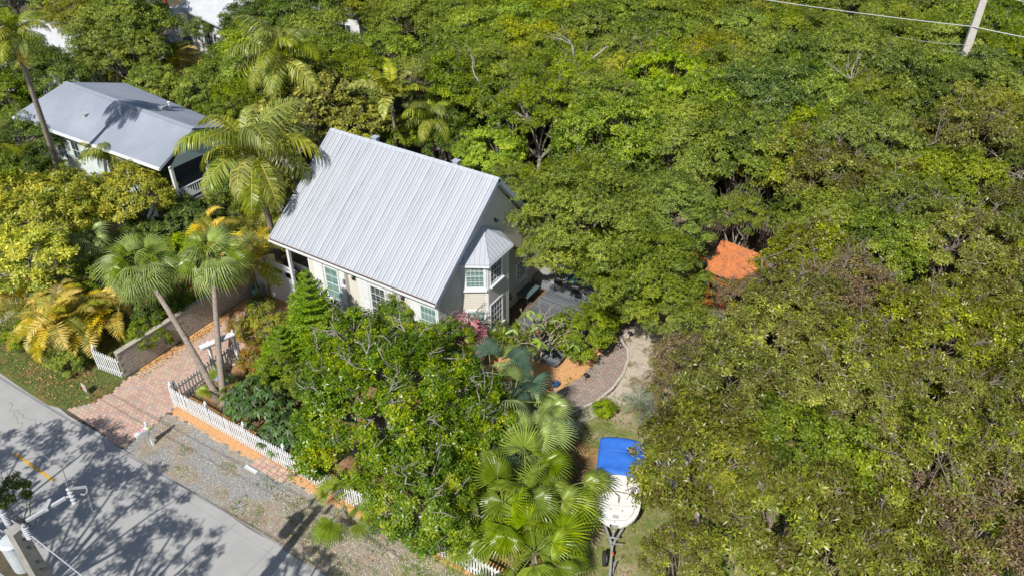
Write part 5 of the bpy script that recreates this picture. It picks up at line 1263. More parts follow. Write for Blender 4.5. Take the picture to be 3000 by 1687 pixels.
def fan(name, m, r, pet, seg, spread, seed, droop=.25, split=.55, rm=RACHG, tipdroop=.5, fold=.10):
    """petiole along +x rising, then a fan of pleated segments"""
    rg = np.random.default_rng(seed); V = []; T = []; M = []
    n = 6; pp_ = [np.array([pet*i/n, 0, .05*pet*math.sin(i/n*2.2)-.10*pet*(i/n)**2]) for i in range(n+1)]
    for i in range(n):
        p, q = pp_[i], pp_[i+1]; w = .018
        V.append([p+[0, w, 0], p-[0, w, 0], q-[0, w, 0], q+[0, w, 0]]); T.append(.5); M.append(1)
        V.append([p+[0, 0, w*.5], p-[0, 0, w], q-[0, 0, w], q+[0, 0, w*.5]]); T.append(.5); M.append(1)
    h = pp_[-1]; base = rg.normal(.5, .1)
    for k in range(seg):
        a = -spread+2*spread*(k+.5)/seg; da = spread/seg
        rl = r*(.78+.22*math.cos(a*.7))*rg.uniform(.93, 1.04)
        def pt(aa, q, dz): 
            return h+np.array([math.cos(aa)*q, math.sin(aa)*q, -droop*q*q/r+dz+.12*q*math.cos(aa*.5)*0-abs(math.sin(aa*.5))*q*fold*2])
        ridge = .022*r
        s1 = rl*split; tp = pt(a, rl, -tipdroop*(rl-s1)*rg.uniform(.5, 1.3)); mid = pt(a, s1, ridge); c0 = pt(a, .02, 0); tn = float(np.clip(base+rg.normal(0, .13), 0, 1))
        l1, r1_ = pt(a-da*.98, s1, -ridge*.6), pt(a+da*.98, s1, -ridge*.6); lm, rm_ = pt(a-da*.5, s1+(rl-s1)*.5, -tipdroop*.2*(rl-s1)), pt(a+da*.5, s1+(rl-s1)*.5, -tipdroop*.2*(rl-s1)); mm = pt(a, s1+(rl-s1)*.5, ridge*.5-tipdroop*.2*(rl-s1))
        V += [[c0, l1, mid, c0+1e-4], [c0, mid, r1_, c0+1e-4], [l1, lm, mm, mid], [mid, mm, rm_, r1_], [lm, tp, mm, lm+1e-4], [mm, tp, rm_, mm+1e-4]]
        T += [tn]*6; M += [0]*6
    return quads_mesh(name, np.array(V), [m, rm], np.array(T), midx=np.array(M))
CO = [pinnate('frond', PALM_G, 3.7, .75, 1.9, 62, 1.15, .058, 1, hang=1.1), pinnate('frond', PALM_G, 4.0, .95, 2.1, 64, 1.2, .058, 2, hang=1.2), pinnate('frond', PALM_YG, 3.6, .55, 1.8, 60, 1.1, .058, 3, hang=1.4)]
CO_D = pinnate('frond', DEADF, 3.0, -.4, 1.0, 30, .6, .045, 4, hang=1.2)
AR_ = [pinnate('frond', PALM_GOLD, 2.1, 1.15, 1.9, 46, .50, .042, 11, hang=.25, vee=.5, rr0=.02), pinnate('frond', PALM_GOLD, 2.3, .95, 1.8, 46, .52, .042, 12, hang=.3, vee=.5, rr0=.02), pinnate('frond', PALM_YG, 2.2, 1.05, 1.9, 46, .52, .042, 13, hang=.3, vee=.5, rr0=.02)]
FT = [fan('frond', PALM_BLUE, .98, .85, 22, 1.75, 21, tipdroop=.8, split=.36, droop=.35), fan('frond', PALM_BLUE, .95, .85, 22, 1.8, 22, tipdroop=1.2, split=.34, droop=.5), fan('frond', PALM_FAN, .95, .9, 22, 1.7, 23, tipdroop=.7, split=.4)]
FG = [fan('frond', PALM_FAN, .95, 1.2, 28, 2.0, 31, tipdroop=.35, split=.5, droop=.18, fold=.05), fan('frond', PALM_FAN, 1.0, 1.1, 28, 2.1, 32, tipdroop=.5, split=.48, droop=.22, fold=.05)]
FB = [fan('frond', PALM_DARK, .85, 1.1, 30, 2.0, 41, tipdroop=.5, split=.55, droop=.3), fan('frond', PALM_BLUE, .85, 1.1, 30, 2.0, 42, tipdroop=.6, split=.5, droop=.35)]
SIL = [pinnate('frond', leafmat('palm_silver', [(.09, .115, .10), (.125, .15, .14), (.16, .18, .18)], rough=.6, trans=.2, gain=(1.7, 1.7, 1.3)), 1.8, 1.0, 1.7, 40, .5, .022, 51, hang=.1, vee=.4, rr0=.018, rm=RACHG)]
def palm(base, top, fronds, n, label, name='coconut_palm', cat='palm', scale=1.0, tr=(.19, .12), elev=(-.55, 1.15), bow=.06, dead=0, deadm=None, group=None, seed=0, trunk=True, sway=0, trunkm=None, crownshaft=None, jit=.15, roll=.25):
    r = random.Random(seed); base, top = Vector(base), Vector(top)
    o = empty(name, base, 0, label, cat, group)
    d = top-base
    if trunk:
        b = MB(); k = 14; pts = []; ra = []
        ax = Vector((d.y, -d.x, 0)).normalized() if (abs(d.x)+abs(d.y)) > .01 else Vector((1, 0, 0))
        hz = Vector((d.x, d.y, 0))
        for i in range(k+1):
            t = i/k; p = Vector((hz.x*t, hz.y*t, d.z*t)) - hz*(bow*4*t*(1-t)); pts.append(p); ra.append((tr[0]+(tr[1]-tr[0])*min(1, t*1.2))*(1+.05*(i % 2))+(.10*max(0, 1-t*8)))
        b.tube(pts, ra, 9); b.build('trunk', trunkm or TRUNKP, o, smooth=True, world=False)
    for i in range(n):
        t = (i+.5)/n; az = i*2.39996+r.uniform(-jit, jit)*2; el = elev[1]+(elev[0]-elev[1])*t**.85
        el += r.uniform(-jit, jit); s = scale*r.uniform(.86, 1.1)*(.8 if t < .12 else 1)
        me = fronds[r.randrange(len(fronds))]
        f = link('frond', me, o, d, (r.uniform(-roll, roll), -el+.75 if False else -el, az), (s, s, s)); f.rotation_mode = 'XYZ'
    for i in range(dead):
        f = link('dead_frond', deadm or CO_D, o, d-Vector((0, 0, .25)), (0, r.uniform(.9, 1.3), r.uniform(0, 6.28)), (scale*.8,)*3)
        f['label'] = 'dry brown hanging frond'
    return o
def nuts(o, top, n=7):
    b = MB(); r = random.Random(3)
    for i in range(n): a = r.uniform(0, 6.28); q = Vector(top)-Vector(o.location)+Vector((.25*math.cos(a), .25*math.sin(a), -.25-r.uniform(0, .25))); b.lathe(q, [(.02, -.12), (.10, -.05), (.11, .04), (.03, .13)], 7)
    b.build('coconut_cluster', mat('coconut_husk', (.25, .22, .06), (.30, .16, .05), 3, .6), o, smooth=True, world=False)

# ================================================================== NAMED PLANTS
# coconut palms
cb = Vector((-31.3, 24.9, 0)); ct = P(632, 388, 8.0); o = palm(cb, ct, CO, 19, 'tall coconut palm with arching fronds leaning beside the left edge of the silver roof', seed=4, scale=1.16, elev=(-.75, .85), tr=(.2, .14)); nuts(o, ct)
ct = P(705, 150, 7.6); o = palm(ct-Vector((.6, -.3, 7.6)), ct, CO, 21, 'coconut palm with wide drooping fronds above the sea grape behind the silver roof', seed=9, scale=1.12, elev=(-.75, .9), dead=2); nuts(o, ct)
ct = P(22, 10, 13.0); cb = P(172, 500, 0); cb = Vector((-48.3, 23.0, 0)); 
ct = PY(35, 70, 19.9); print('tallpalm', ct)
o = palm(P(178, 520, .5)*1.0+Vector((0, 0, -.5)), P(35, 95, 12.5), CO, 18, 'very tall slender palm whose trunk crosses the neighbour roof at the far left', seed=12, scale=.62, tr=(.2, .13), elev=(-1.0, .9), bow=-.05, dead=5, name='tall_palm')
o = palm(P(15, 545, 0), P(-30, 380, 7), CO, 12, 'palm trunk leaning out of frame at the left edge above the yellow tree', seed=13, scale=.6, tr=(.17, .12))
ct = P(275, 408, 3.6); palm(ct-Vector((0, 0, 3.6)), ct, CO, 13, 'small coconut palm in front of the pale aqua neighbour wall', seed=15, scale=.62, elev=(-.1, 1.2), tr=(.16, .12))
ct = P(395, 470, 2.4); palm(ct-Vector((0, 0, 2.4)), ct, CO, 9, 'low young coconut palm under the neighbour porch corner', seed=16, scale=.5, elev=(0, 1.1), tr=(.14, .1))
# two tall fan palms by the picket fence
for (bx, by), (tx, ty), zt, sdn, lab in (((-26.15, 15.75), (352, 668), 5.1, 21, 'left of the two tall blue green fan palms rising from the fenced bed'), ((-25.45, 15.5), (535, 642), 4.9, 22, 'right of the two tall blue green fan palms rising from the fenced bed')):
    top = P(tx, ty, zt); palm((bx, by, 0), top, FT, 46, lab, name='fan_palm', seed=sdn, scale=1.05, tr=(.16, .115), elev=(-1.25, 1.3), bow=.12, jit=.2, roll=.5)
# areca clumps
def areca(dx, dy, n, rad, sc, label, seed, fr=AR_, h=(.6, 1.6), elev=(.0, 1.2), name='areca_palm'):
    r = random.Random(seed); p = P(dx, dy, 0); o = empty(name, p, 0, label, 'palm'); stems = MB(); k = max(3, n//7)
    for s in range(k):
        a = r.uniform(0, 6.28); q = rad*r.random()**.6; c = Vector((q*math.cos(a), q*math.sin(a), 0)); hh_ = r.uniform(*h); tp = c*1.35+Vector((0, 0, hh_)); stems.tube([c, tp], [.05, .04], 6)
        for i in range(7):
            az = i*.9+r.uniform(0, 1.2); el = elev[1]+(elev[0]-elev[1])*(i+.5)/7-.9+r.uniform(-.1, .1)
            sc2 = sc*r.uniform(.8, 1.15); link('frond', fr[r.randrange(len(fr))], o, tp, (r.uniform(-.2, .2), -el, az), (sc2,)*3)
    stems.build('stem', mat('areca_cane', (.22, .22, .05), (.15, .14, .05), 6, .6), o, world=False); return o
areca(222, 872, 112, 1.5, .85, 'large golden yellow areca palm clump beside the driveway entrance', 31, h=(.8, 2.4), elev=(-.2, 1.4))
areca(135, 812, 56, 1.0, .8, 'smaller golden green areca clump left of the big golden clump', 32, fr=[AR_[0], AR_[2]], h=(1.0, 2.2))
areca(655, 742, 35, .7, .95, 'golden areca palm drooping over the end of the block wall near the white gate', 33, h=(1.4, 2.6))
areca(565, 640, 28, .8, .8, 'yellow green areca palm behind the right tall fan palm', 34, h=(1, 2))
areca(475, 262, 42, 1.2, 1.25, 'orange gold palm clump behind the neighbour roof', 35, h=(1.8, 3.4), elev=(-.1, 1.3))
areca(240, 190, 42, 1.6, 1.4, 'feathery yellow green palm clump at the top left near the white metal roof', 36, fr=[AR_[2], AR_[1]], h=(2, 4))
areca(160, 130, 35, 1.4, 1.3, 'tallest feathery palm clump right beside the white metal roof', 37, fr=[AR_[2]], h=(2, 4.5))
areca(320, 250, 35, 1.3, 1.3, 'green feather palm just behind the middle of the neighbour ridge', 38, fr=[AR_[2]], h=(2, 3.5))
areca(430, 300, 24, 1.0, 1.0, 'gold green palm tucked against the back slope of the neighbour roof', 39, h=(1, 2.4))
areca(680, 560, 28, .8, .9, 'bright yellow palm under the coconut left of the silver roof', 40, fr=[AR_[2]], h=(.6, 2))
ct = P(210, 600, 2.7); palm(ct-Vector((0, 0, 2.7)), ct, FT+[FG[0]], 22, 'short green fan palm left of the tall fan palms under the yellow tree', name='fan_palm', seed=41, scale=.95, elev=(-.7, 1.2), tr=(.13, .11))
# fish-tail / bright palm behind the roof
ct = P(985, 245, 6.0); palm(ct-Vector((0, 0, 6)), ct, [pinnate('frond', PALM_YG, 3.0, .7, 1.5, 26, .55, .15, 61, hang=.5, vee=.3)], 12, 'bright yellow green broad leaflet palm just behind the silver roof ridge', name='fishtail_palm', seed=45, scale=1.0, elev=(-.3, .9), tr=(.12, .09))
ct = P(1085, 300, 4.4); palm(ct-Vector((0, 0, 4.4)), ct, CO, 14, 'dark green feather palm in the shade behind the silver ridge', name='feather_palm', seed=46, scale=.7, elev=(-.4, .8), tr=(.12, .09))
# foreground fan palms
def fanground(dx, dy, z, n, sc, lab, seed, fr=FG, elev=(-.5, 1.2), tr=.13):
    ct = P(dx, dy, z); return palm(ct-Vector((0, 0, z)), ct, fr, n, lab, name='fan_palm', seed=seed, scale=sc, elev=elev, tr=(tr, tr*.8), jit=.2, roll=.3)
fanground(1322, 1205, 2.6, 11, 1.1, 'bright green fan palm left of the boat canopy', 51)
fanground(1368, 1285, 2.2, 10, 1.08, 'fan palm reaching its leaves over the bow of the white boat', 52)
fanground(1268, 1290, 2.4, 10, 1.08, 'bright fan palm between the foreground tree and the boat palms', 53)
fanground(1345, 1390, 2.0, 11, 1.1, 'fan palm at the bottom edge left of the trailer tongue', 54)
fanground(1290, 1425, 1.6, 9, 1.0, 'fan palm at the bottom edge over the end of the picket fence', 55)
fanground(1425, 1225, 2.0, 6, .95, 'small fan palm touching the windscreen of the white boat', 56, elev=(-.2, .7))
fanground(1165, 1325, 1.5, 12, .85, 'dark fan palm at the foot of the foreground tree', 57)
fanground(865, 1275, .9, 9, .8, 'low fan palm spilling over the picket fence by the pole shadow', 58, elev=(-.3, .8))
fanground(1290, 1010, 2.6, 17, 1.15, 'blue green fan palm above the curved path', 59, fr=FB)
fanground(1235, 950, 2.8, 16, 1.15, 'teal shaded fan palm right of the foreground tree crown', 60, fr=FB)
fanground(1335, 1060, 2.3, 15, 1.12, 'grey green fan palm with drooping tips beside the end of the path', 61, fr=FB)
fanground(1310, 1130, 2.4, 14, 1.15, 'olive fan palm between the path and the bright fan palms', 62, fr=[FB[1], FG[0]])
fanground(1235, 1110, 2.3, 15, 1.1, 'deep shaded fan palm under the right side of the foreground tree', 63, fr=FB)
fanground(2350, 1350, 1.8, 12, 1.0, 'shaded fan palm in the dark gap at the lower right', 64)
fanground(552, 985, .5, 7, .6, 'tiny bright fan palm between the two tall palm trunks', 65, elev=(.1, 1.1), tr=.06)
fanground(2015, 22, 4.8, 16, 1.2, 'pale yellow fan palm at the very top of the view below the long wire', 66, fr=[FT[2]])
for dx, dy, lab in ((1740, 835, 'silvery cycad like palm under the brown trees nearest the deck tree'), (1700, 880, 'silvery low palm right of the curved path'), (1800, 825, 'silvery low palm below the play house'), (1945, 650, 'small silvery palm right of the orange play house'), (1615, 1035, 'feathery grey green palm seedling on the lawn above the boat'), (1650, 1045, 'larger feathery seedling palm at the edge of the brown trees above the boat')):
    ct = P(dx, dy, .5); palm(ct-Vector((0, 0, .5)), ct, SIL, 12, lab, name='silver_palm', seed=int(dx), scale=.75 if dx != 1945 else .6, elev=(-.5, .7), tr=(.08, .08))
ct = P(2560, 310, 5.5); palm(ct-Vector((0, 0, 5.5)), ct, CO, 14, 'dark feather palm half out of frame at the right edge', seed=67, scale=.8)
# dracaena rosettes
def dracaena(dx, dy, heads, label, seed, m=None):
    r = random.Random(seed); p = P(dx, dy, 0); o = empty('dracaena', p, 0, label, 'plant'); b = MB(); rg = np.random.default_rng(seed)
    for h in range(heads):
        a = r.uniform(0, 6.28); q = r.uniform(.1, .9); tp = Vector((q*math.cos(a), q*math.sin(a), r.uniform(.8, 1.9))); b.tube([(0, 0, 0), tp*.5+Vector((0, 0, .1)), tp], [.035, .03, .03], 5)
        n = 46; az = rg.uniform(0, 6.28, n); el = rg.uniform(-.35, 1.35, n); D = np.stack([np.cos(az)*np.cos(el), np.sin(az)*np.cos(el), np.sin(el)], 1); N = unit(np.stack([-np.cos(az)*np.sin(el), -np.sin(az)*np.sin(el), np.cos(el)], 1)+rg.normal(0, .1, (n, 3)))
        V = leaf_quads(np.zeros((n, 3)), D, N, rg.uniform(.35, .55, n), np.full(n, .045), rg, .1); me = quads_mesh('leaf_rosette', V, LM['green'] if not m else m, np.clip(rg.normal(.55, .2, n), 0, 1)); link('leaf_rosette', me, o, tp)
    b.build('stem', TWIG, o, world=False); return o
dracaena(1262, 905, 7, 'spiky dracaena below the bay window', 71); dracaena(1310, 905, 6, 'spiky dracaena at the near corner of the dark deck', 72); dracaena(1228, 915, 5, 'spiky dracaena right of the pink blossom shrub', 73)
dracaena(455, 470, 5, 'tall spiky dracaena in front of the neighbour porch rail', 74); dracaena(1345, 935, 3, 'small spiky plant on the orange gravel edge under the frangipani', 75)
# Norfolk pine
NEED = leafmat('pine_needles', [(.03, .07, .008), (.06, .12, .010), (.11, .17, .012), (.18, .22, .015)], rough=.6, trans=.15, objvar=.05)
def pine_branch(seed, L=1.0):
    rg = np.random.default_rng(seed); Vs = []; T = []; M = []
    def needles(p, q, r0, n):
        t = rg.random(n)[:, None]; B = p*(1-t)+q*t; ax = unit((q-p)[None, :]); d = unit(rg.normal(0, 1, (n, 3))+np.array([0, 0, .5])); D = unit(d+ax*.8); N = unit(np.cross(D, rg.normal(0, 1, (n, 3))))
        Vs.append(leaf_quads(B, D, N, np.full(n, r0)*rg.uniform(.8, 1.2, n), np.full(n, .035), rg, 0)); T.append(np.clip(rg.normal(.55, .2, n), 0, 1)); M.append(np.zeros(n))
    main = [np.array([L*t, .03*math.sin(t*3+seed), -.12*L*math.sin(t*2.6)+.16*L*t*t]) for t in np.linspace(0, 1, 7)]
    for i in range(6): 
        needles(main[i], main[i+1], .085, 34)
        w = .018*(1-.12*i); Vs.append(np.array([[main[i]+[0, w, 0], main[i]-[0, w, 0], main[i+1]-[0, w, 0], main[i+1]+[0, w, 0]]])); T.append(np.array([.5])); M.append(np.ones(1))
    for i in range(12):
        t = .22+.75*i/12; p = np.array([np.interp(t, np.linspace(0, 1, 7), [m_[k] for m_ in main]) for k in range(3)]); s = 1 if i % 2 else -1; l = .38*L*(1-.55*abs(t-.45)/.55)
        q = p+np.array([.45*l, s*l, .10*l]); needles(p, q, .085, int(60*l/L)+26)
    return quads_mesh('branch', np.concatenate(Vs), [NEED, TWIG], np.concatenate(T), midx=np.concatenate(M))
PB = [pine_branch(s) for s in (1, 2, 3)]
def norfolk(p, H, Rm, label, seed, tiers=15):
    r = random.Random(seed); o = empty('norfolk_pine', p, 0, label, 'tree'); b = MB(); b.tube([(0, 0, -.1), (0, 0, H*.5), (0, 0, H)], [.13, .08, .015], 8); b.build('trunk', BARK, o, smooth=True, world=False)
    for k in range(tiers):
        t = k/(tiers-1); z = H*(.10+.88*t); rad = Rm*(1-t)**.8+.22; nb_ = 8 if t < .6 else 6
        for j in range(nb_):
            s = rad*r.uniform(.88, 1.1); a = j*2*math.pi/nb_+k*.5+r.uniform(-.1, .1); link('branch', r.choice(PB), o, (0, 0, z), (0, -.05-.55*t**2+r.uniform(-.05, .05), a), (s, max(s, .5), max(s*.8, .6)))
    return o
tp = P(772, 712, 5.0); norfolk(tp-Vector((0, 0, 5.0)), 5.6, 1.85, 'layered Norfolk pine in front of the white shutters left of the front door', 81)
tp = P(706, 850, 2.6); norfolk(tp-Vector((0, 0, 2.6)), 3.1, 1.55, 'second lower Norfolk pine toward the driveway', 82, tiers=11)
# frangipani: bare forked branches with a few long leaves
def frangipani(dx, dy):
    r = random.Random(5); p = P(dx, dy, 0); o = empty('frangipani', p, 0, 'nearly bare forked frangipani with a few long green leaves on the orange gravel', 'tree'); b = MB(); tips = []
    def grow(q, d, L, rad, dep):
        e = q+d*L; b.tube(bend(q, e, r, 3, .06), [rad, rad*.9, rad*.85, rad*.8], 6)
        if dep == 0: tips.append((e, d)); return
        ax0 = d.cross(Vector((r.gauss(0, 1), r.gauss(0, 1), r.gauss(0, 1)))).normalized()
        for k in range(3 if dep in (5, 4) else 2):
            ax = Matrix.Rotation(k*2*math.pi/(3 if dep in (5, 4) else 2)+r.uniform(-.3, .3), 3, d) @ ax0; dd = (d*.8+ax*.68+Vector((0, 0, .22))).normalized(); grow(e, dd, L*r.uniform(.72, .95), rad*.76, dep-1)
    grow(Vector((0, 0, 0)), Vector((.1, -.1, 1)).normalized(), .85, .075, 5)
    b.build('trunk', mat('frangipani_bark', (.33, .28, .20), (.24, .20, .15), 6, .7), o, smooth=True, world=False)
    lm_ = leafmat('frangipani_leaf', [(.06, .11, .01), (.10, .15, .012), (.22, .20, .02)], rough=.35, trans=.35, objvar=.3)
    b = MB(); W = .085; L = .42
    V = []
    for i in range(4):
        t0, t1 = i/4, (i+1)/4; w0, w1 = W*math.sin(math.pi*min(1, t0*.92+.06)), W*math.sin(math.pi*min(.999, t1*.92+.06)) if i < 3 else .002
        z0, z1 = -.12*t0**2, -.12*t1**2
        V += [[(L*t0, w0, z0+.02), (L*t0, 0, z0), (L*t1, 0, z1), (L*t1, w1, z1+.02)], [(L*t0, 0, z0), (L*t0, -w0, z0+.02), (L*t1, -w1, z1+.02), (L*t1, 0, z1)]]
    lme = quads_mesh('leaf', np.array(V), lm_, np.full(len(V), .5))
    r.shuffle(tips)
    for k, (e, d) in enumerate(tips):
        n = 9 if k in (0,) else (5 if k < 4 else (3 if k < 16 else 0))
        for j in range(n): s = r.uniform(.7, 1.15)*(1.25 if k == 0 else 1); link('leaf', lme, o, e, (r.uniform(-.3, .3), r.uniform(-.2, .8), j*6.28/n+r.uniform(-.4, .4)), (s,)*3)
    return o
frangipani(1362, 912)
# deeply cut leaves shrub (cassava-like), leaves as single pieces
def star_leaf(seed, r0=.32, n=7):
    rg = np.random.default_rng(seed); V = []
    for k in range(n):
        a = -2.1+4.2*k/(n-1); L = r0*(1-.25*abs(a)/2.1); d = np.array([math.cos(a), math.sin(a), -.25]); s = np.array([-math.sin(a), math.cos(a), 0]); w = .045
        V += [[(0, 0, 0), tuple(d*L*.5+s*w), tuple(d*L+np.array([0, 0, -.06])), tuple(d*L*.5-s*w)]]
    return quads_mesh('leaf', np.array(V), leafmat('cut_leaf_green', [(.02, .055, .02), (.04, .08, .025), (.10, .13, .02)], rough=.4, objvar=.25, gain=(1.6, 1.8, 1.3)), rg.uniform(.1, .9, len(V)))
SLF = [star_leaf(s) for s in (1, 2)]
def cutleaf(dx, dy, rad, h, n, label, seed):
    r = random.Random(seed); p = P(dx, dy, 0); o = empty('cut_leaf_shrub', p, 0, label, 'shrub'); b = MB()
    for i in range(n):
        a = r.uniform(0, 6.28); q = rad*math.sqrt(r.random()); z = h*(1-.5*(q/rad)**2)*r.uniform(.7, 1.05); tp = Vector((q*math.cos(a), q*math.sin(a), z))
        if i % 6 == 0: b.tube([(0, 0, 0), tp*.6, tp], [.03, .02, .01], 4)
        s = r.uniform(.8, 1.3); link('leaf', SLF[i % 2], o, tp, (r.uniform(-.4, .4), r.uniform(-.1, .6), a+r.uniform(-.6, .6)), (s,)*3)
    b.build('stem', TWIG, o, world=False)
cutleaf(660, 1045, 1.5, 2.1, 210, 'shrub with deeply cut star shaped leaves behind the stone planter', 91)
cutleaf(722, 1120, 1.1, 1.5, 120, 'smaller star leaf shrub hanging over the white picket fence', 92)
# individual trees and shrubs
tree('fore', 978, 1020, 238, 3.9, 'largest glossy green tree with grey twigs in front of the house', vi=0, rot=.6)
tree('fore2', 1065, 1268, 132, 2.9, 'glossy green crown over the lower end of the picket fence', rot=2.0)
tree('fore2', 1180, 1060, 115, 3.2, 'darker crown on the right flank of the foreground tree', rot=4.0)
tree('fore2', 870, 865, 100, 2.6, 'glossy bush tree reaching up to the front windows', rot=1.0)
tree('fore2', 1010, 800, 66, 2.6, 'small glossy shrub in front of the french door', rot=3.0)
tree('fore2', 1120, 860, 70, 2.2, 'glossy shrub below the right corner of the silver roof', rot=5.1)
tree('bush_pink', 1165, 838, 58, 1.9, 'pink blossoming bougainvillea below the bay window', 'bougainvillea', 'shrub')
tree('bush_pink', 1135, 872, 38, 1.7, 'pink blossoms creeping over the top right of the foreground tree', 'bougainvillea', 'shrub')
tree('bush_pink', 1190, 880, 40, 1.5, 'smaller pink blossom clump toward the dracaenas', 'bougainvillea', 'shrub')
tree('bush_yel', 668, 815, 62, 1.2, 'golden green shrub hanging over the driveway below the teal bin', 'shrub', 'shrub')
tree('bush_croton', 612, 830, 42, .9, 'red flecked yellow shrub nearest the garden arbour', 'shrub', 'shrub')
tree('bush_croton', 650, 905, 50, .9, 'red and yellow leaved shrub behind the side picket fence', 'shrub', 'shrub')
tree('bush_dark', 655, 775, 36, .9, 'dark shrub casting shade on the driveway end', 'shrub', 'shrub')
tree('bush', 700, 950, 60, 1.4, 'dense green shrub between the Norfolk pine and the star leaf shrub', 'shrub', 'shrub')
tree('bush', 790, 960, 60, 1.6, 'green shrub under the left side of the foreground tree', 'shrub', 'shrub')
tree('bush', 1462, 836, 84, 1.5, 'bright rounded green bush beside the dark deck and curved path', 'shrub', 'shrub', zs=.8)
tree('bush', 1515, 800, 58, 1.3, 'small green bush between the deck and the big tree trunk', 'shrub', 'shrub')
tree('bush_lime', 1518, 1028, 28, .5, 'tiny bright shrub on the lawn below the curved path', 'shrub', 'shrub')
tree('bush_dark', 1560, 760, 60, 1.5, 'dark bush in the shade behind the big tree trunk', 'shrub', 'shrub')
for i, (dx, dy, r_, z, k, lab) in enumerate(((100, 540, 150, 3.4, 'yellow', 'large leaved yellow tree at the left edge below the neighbour house'), (330, 500, 105, 3.0, 'yellow', 'yellow leaved tree in front of the neighbour porch'), (60, 660, 120, 3.0, 'yellow', 'yellow green tree at the left edge above the sandy drive'), (215, 520, 90, 3.2, 'yellow', 'middle yellow tree between the two widest yellow crowns'))): tree(k, dx, dy, r_, z, lab)
tree('bush_lime', 60, 845, 45, .6, 'low lime green weeds at the top of the grass verge', 'shrub', 'shrub')
tree('bush_lime', 170, 905, 42, .6, 'low bright green plants at the foot of the golden palms', 'shrub', 'shrub'); tree('bush_yel', 112, 868, 36, .6, 'yellowish ground shrub left of the golden palms', 'shrub', 'shrub')
tree('bush_dark', 400, 790, 58, 1.2, 'dark green shrub over the block wall behind the left fan palm trunk', 'shrub', 'shrub'); tree('bush', 440, 760, 50, 1.4, 'green shrub over the block wall between the fan palm crowns', 'shrub', 'shrub')
tree('bush_croton', 480, 735, 50, 1.3, 'reddish green shrub over the block wall under the right fan palm', 'shrub', 'shrub'); tree('bush', 370, 845, 50, 1.0, 'small green shrub leaning on the near end of the block wall', 'shrub', 'shrub')
tree('bush_dark', 590, 470, 60, 1.6, 'dark shrub beyond the coconut palm trunk', 'shrub', 'shrub'); tree('bush_yel', 610, 590, 60, 1.2, 'yellowish shrub behind the right fan palm crown', 'shrub', 'shrub')
tree('bush_lime', 700, 600, 45, 1.0, 'lime shrub against the left eave of the silver roof', 'shrub', 'shrub'); tree('bush', 560, 530, 60, 1.0, 'green shrub in the bare bed left of the coconut trunk', 'shrub', 'shrub'); tree('bush_dark', 480, 560, 70, 1.5, 'dark leafy shrub behind the left fan palm crown', 'shrub', 'shrub')
tree('bush_dark', 360, 590, 55, 1.5, 'dark shrub under the yellow tree above the left fan palm', 'shrub', 'shrub'); tree('bush_lime', 455, 640, 60, 1.2, 'lime green shrub between the two fan palm crowns', 'shrub', 'shrub')
tree('bush', 250, 700, 60, 1.4, 'green shrub between the golden palms and the left fan palm', 'shrub', 'shrub')
tree('grape', 790, 260, 130, 4.4, 'sea grape tree with round olive leaves behind the left end of the silver ridge', 'sea_grape')
tree('grape', 905, 320, 90, 3.6, 'smaller sea grape behind the middle of the silver ridge', 'sea_grape')
tree('grape', 720, 340, 80, 3.6, 'sea grape between the coconut crown and the silver roof', 'sea_grape')
tree('grape', 700, 470, 60, 3.0, 'low sea grape left of the silver roof edge', 'sea_grape')
tree('ficus', 1665, 545, 140, 5.2, 'fine leaved tree with grey twigs above the kayak', vi=1); tree('ficus', 1450, 480, 120, 5.6, 'fine leaved tree above the rear eave of the silver roof', vi=0)
tree('h_dryfine', 1818, 1112, 86, 2.8, 'low twiggy brown tree bending over the half hidden second boat'); tree('h_brown', 1808, 1235, 100, 2.9, 'mottled low tree just right of the white boat hull'); tree('h_brown', 1715, 1400, 105, 2.6, 'mottled low tree right of the trailer tongue')
tree('bush_dark', 25, 1240, 45, 2.2, 'small dark crown at the left edge over the road', 'shrub', 'shrub')
tree('h_dryfine', 1855, 752, 72, 2.6, 'thin twiggy brown tree hiding the lower part of the orange play house')
tree('h_dry', 1722, 905, 84, 2.2, 'purplish brown low tree between the curved path and the thicket')
tree('h_dryfine', 1690, 975, 66, 1.8, 'brown twiggy bush tree at the lawn edge above the boats')
tree('h_olive', 1862, 535, 70, 4.6, 'dense tree shading the dark slat fence')
# the big shade tree: one trunk, limbs and several crown masses
q = P(1520, 775, 0); b = MB(); r5 = random.Random(8)
tk = empty('shade_tree', q, 0, 'massive fine leaved shade tree with a thick buttressed trunk at the end of the deck', 'tree')
b.tube([(0, 0, -.1), (0, 0, .4), (.1, .1, 1.6), (.3, .2, 2.6)], [.62, .42, .36, .3], 12)
for k in range(7): a = k*.9; b.tube([(.7*math.cos(a), .7*math.sin(a), -.05), (.35*math.cos(a), .35*math.sin(a), .5), (.15*math.cos(a), .15*math.sin(a), 1.8)], [.12, .15, .1], 6)
for i, (dx, dy, r_, zc, vi) in enumerate(((1480, 560, 180, 5.4, 0), (1625, 690, 150, 4.4, 1), (1390, 640, 78, 4.4, 0), (1595, 765, 62, 3.2, 1), (1700, 790, 85, 3.2, 0), (1520, 650, 95, 4.2, 0))):
    c = P(dx, dy, zc)-q; R0 = VAR['ficus'][vi][2]; s_ = r_*mpp(dx, dy, zc)/R0; st_ = Vector((.15, .12, 1.6+.15*i)); b.tube(bend(st_, c-Vector((0, 0, .3)), r5, 5, .06), [.26, .22, .18, .14, .1, .06], 8, cap=False)
    for k in range(8):
        a = k*.8+i; e = c+Vector((math.cos(a), math.sin(a), .15))*R0*s_*.75; b.tube(bend(c.lerp(st_, .25), e, r5, 3, .08), [.09, .06, .04, .02], 5, cap=False)
    link('crown', VAR['ficus'][vi][0], tk, c, (0, 0, i*1.3), (s_,)*3)
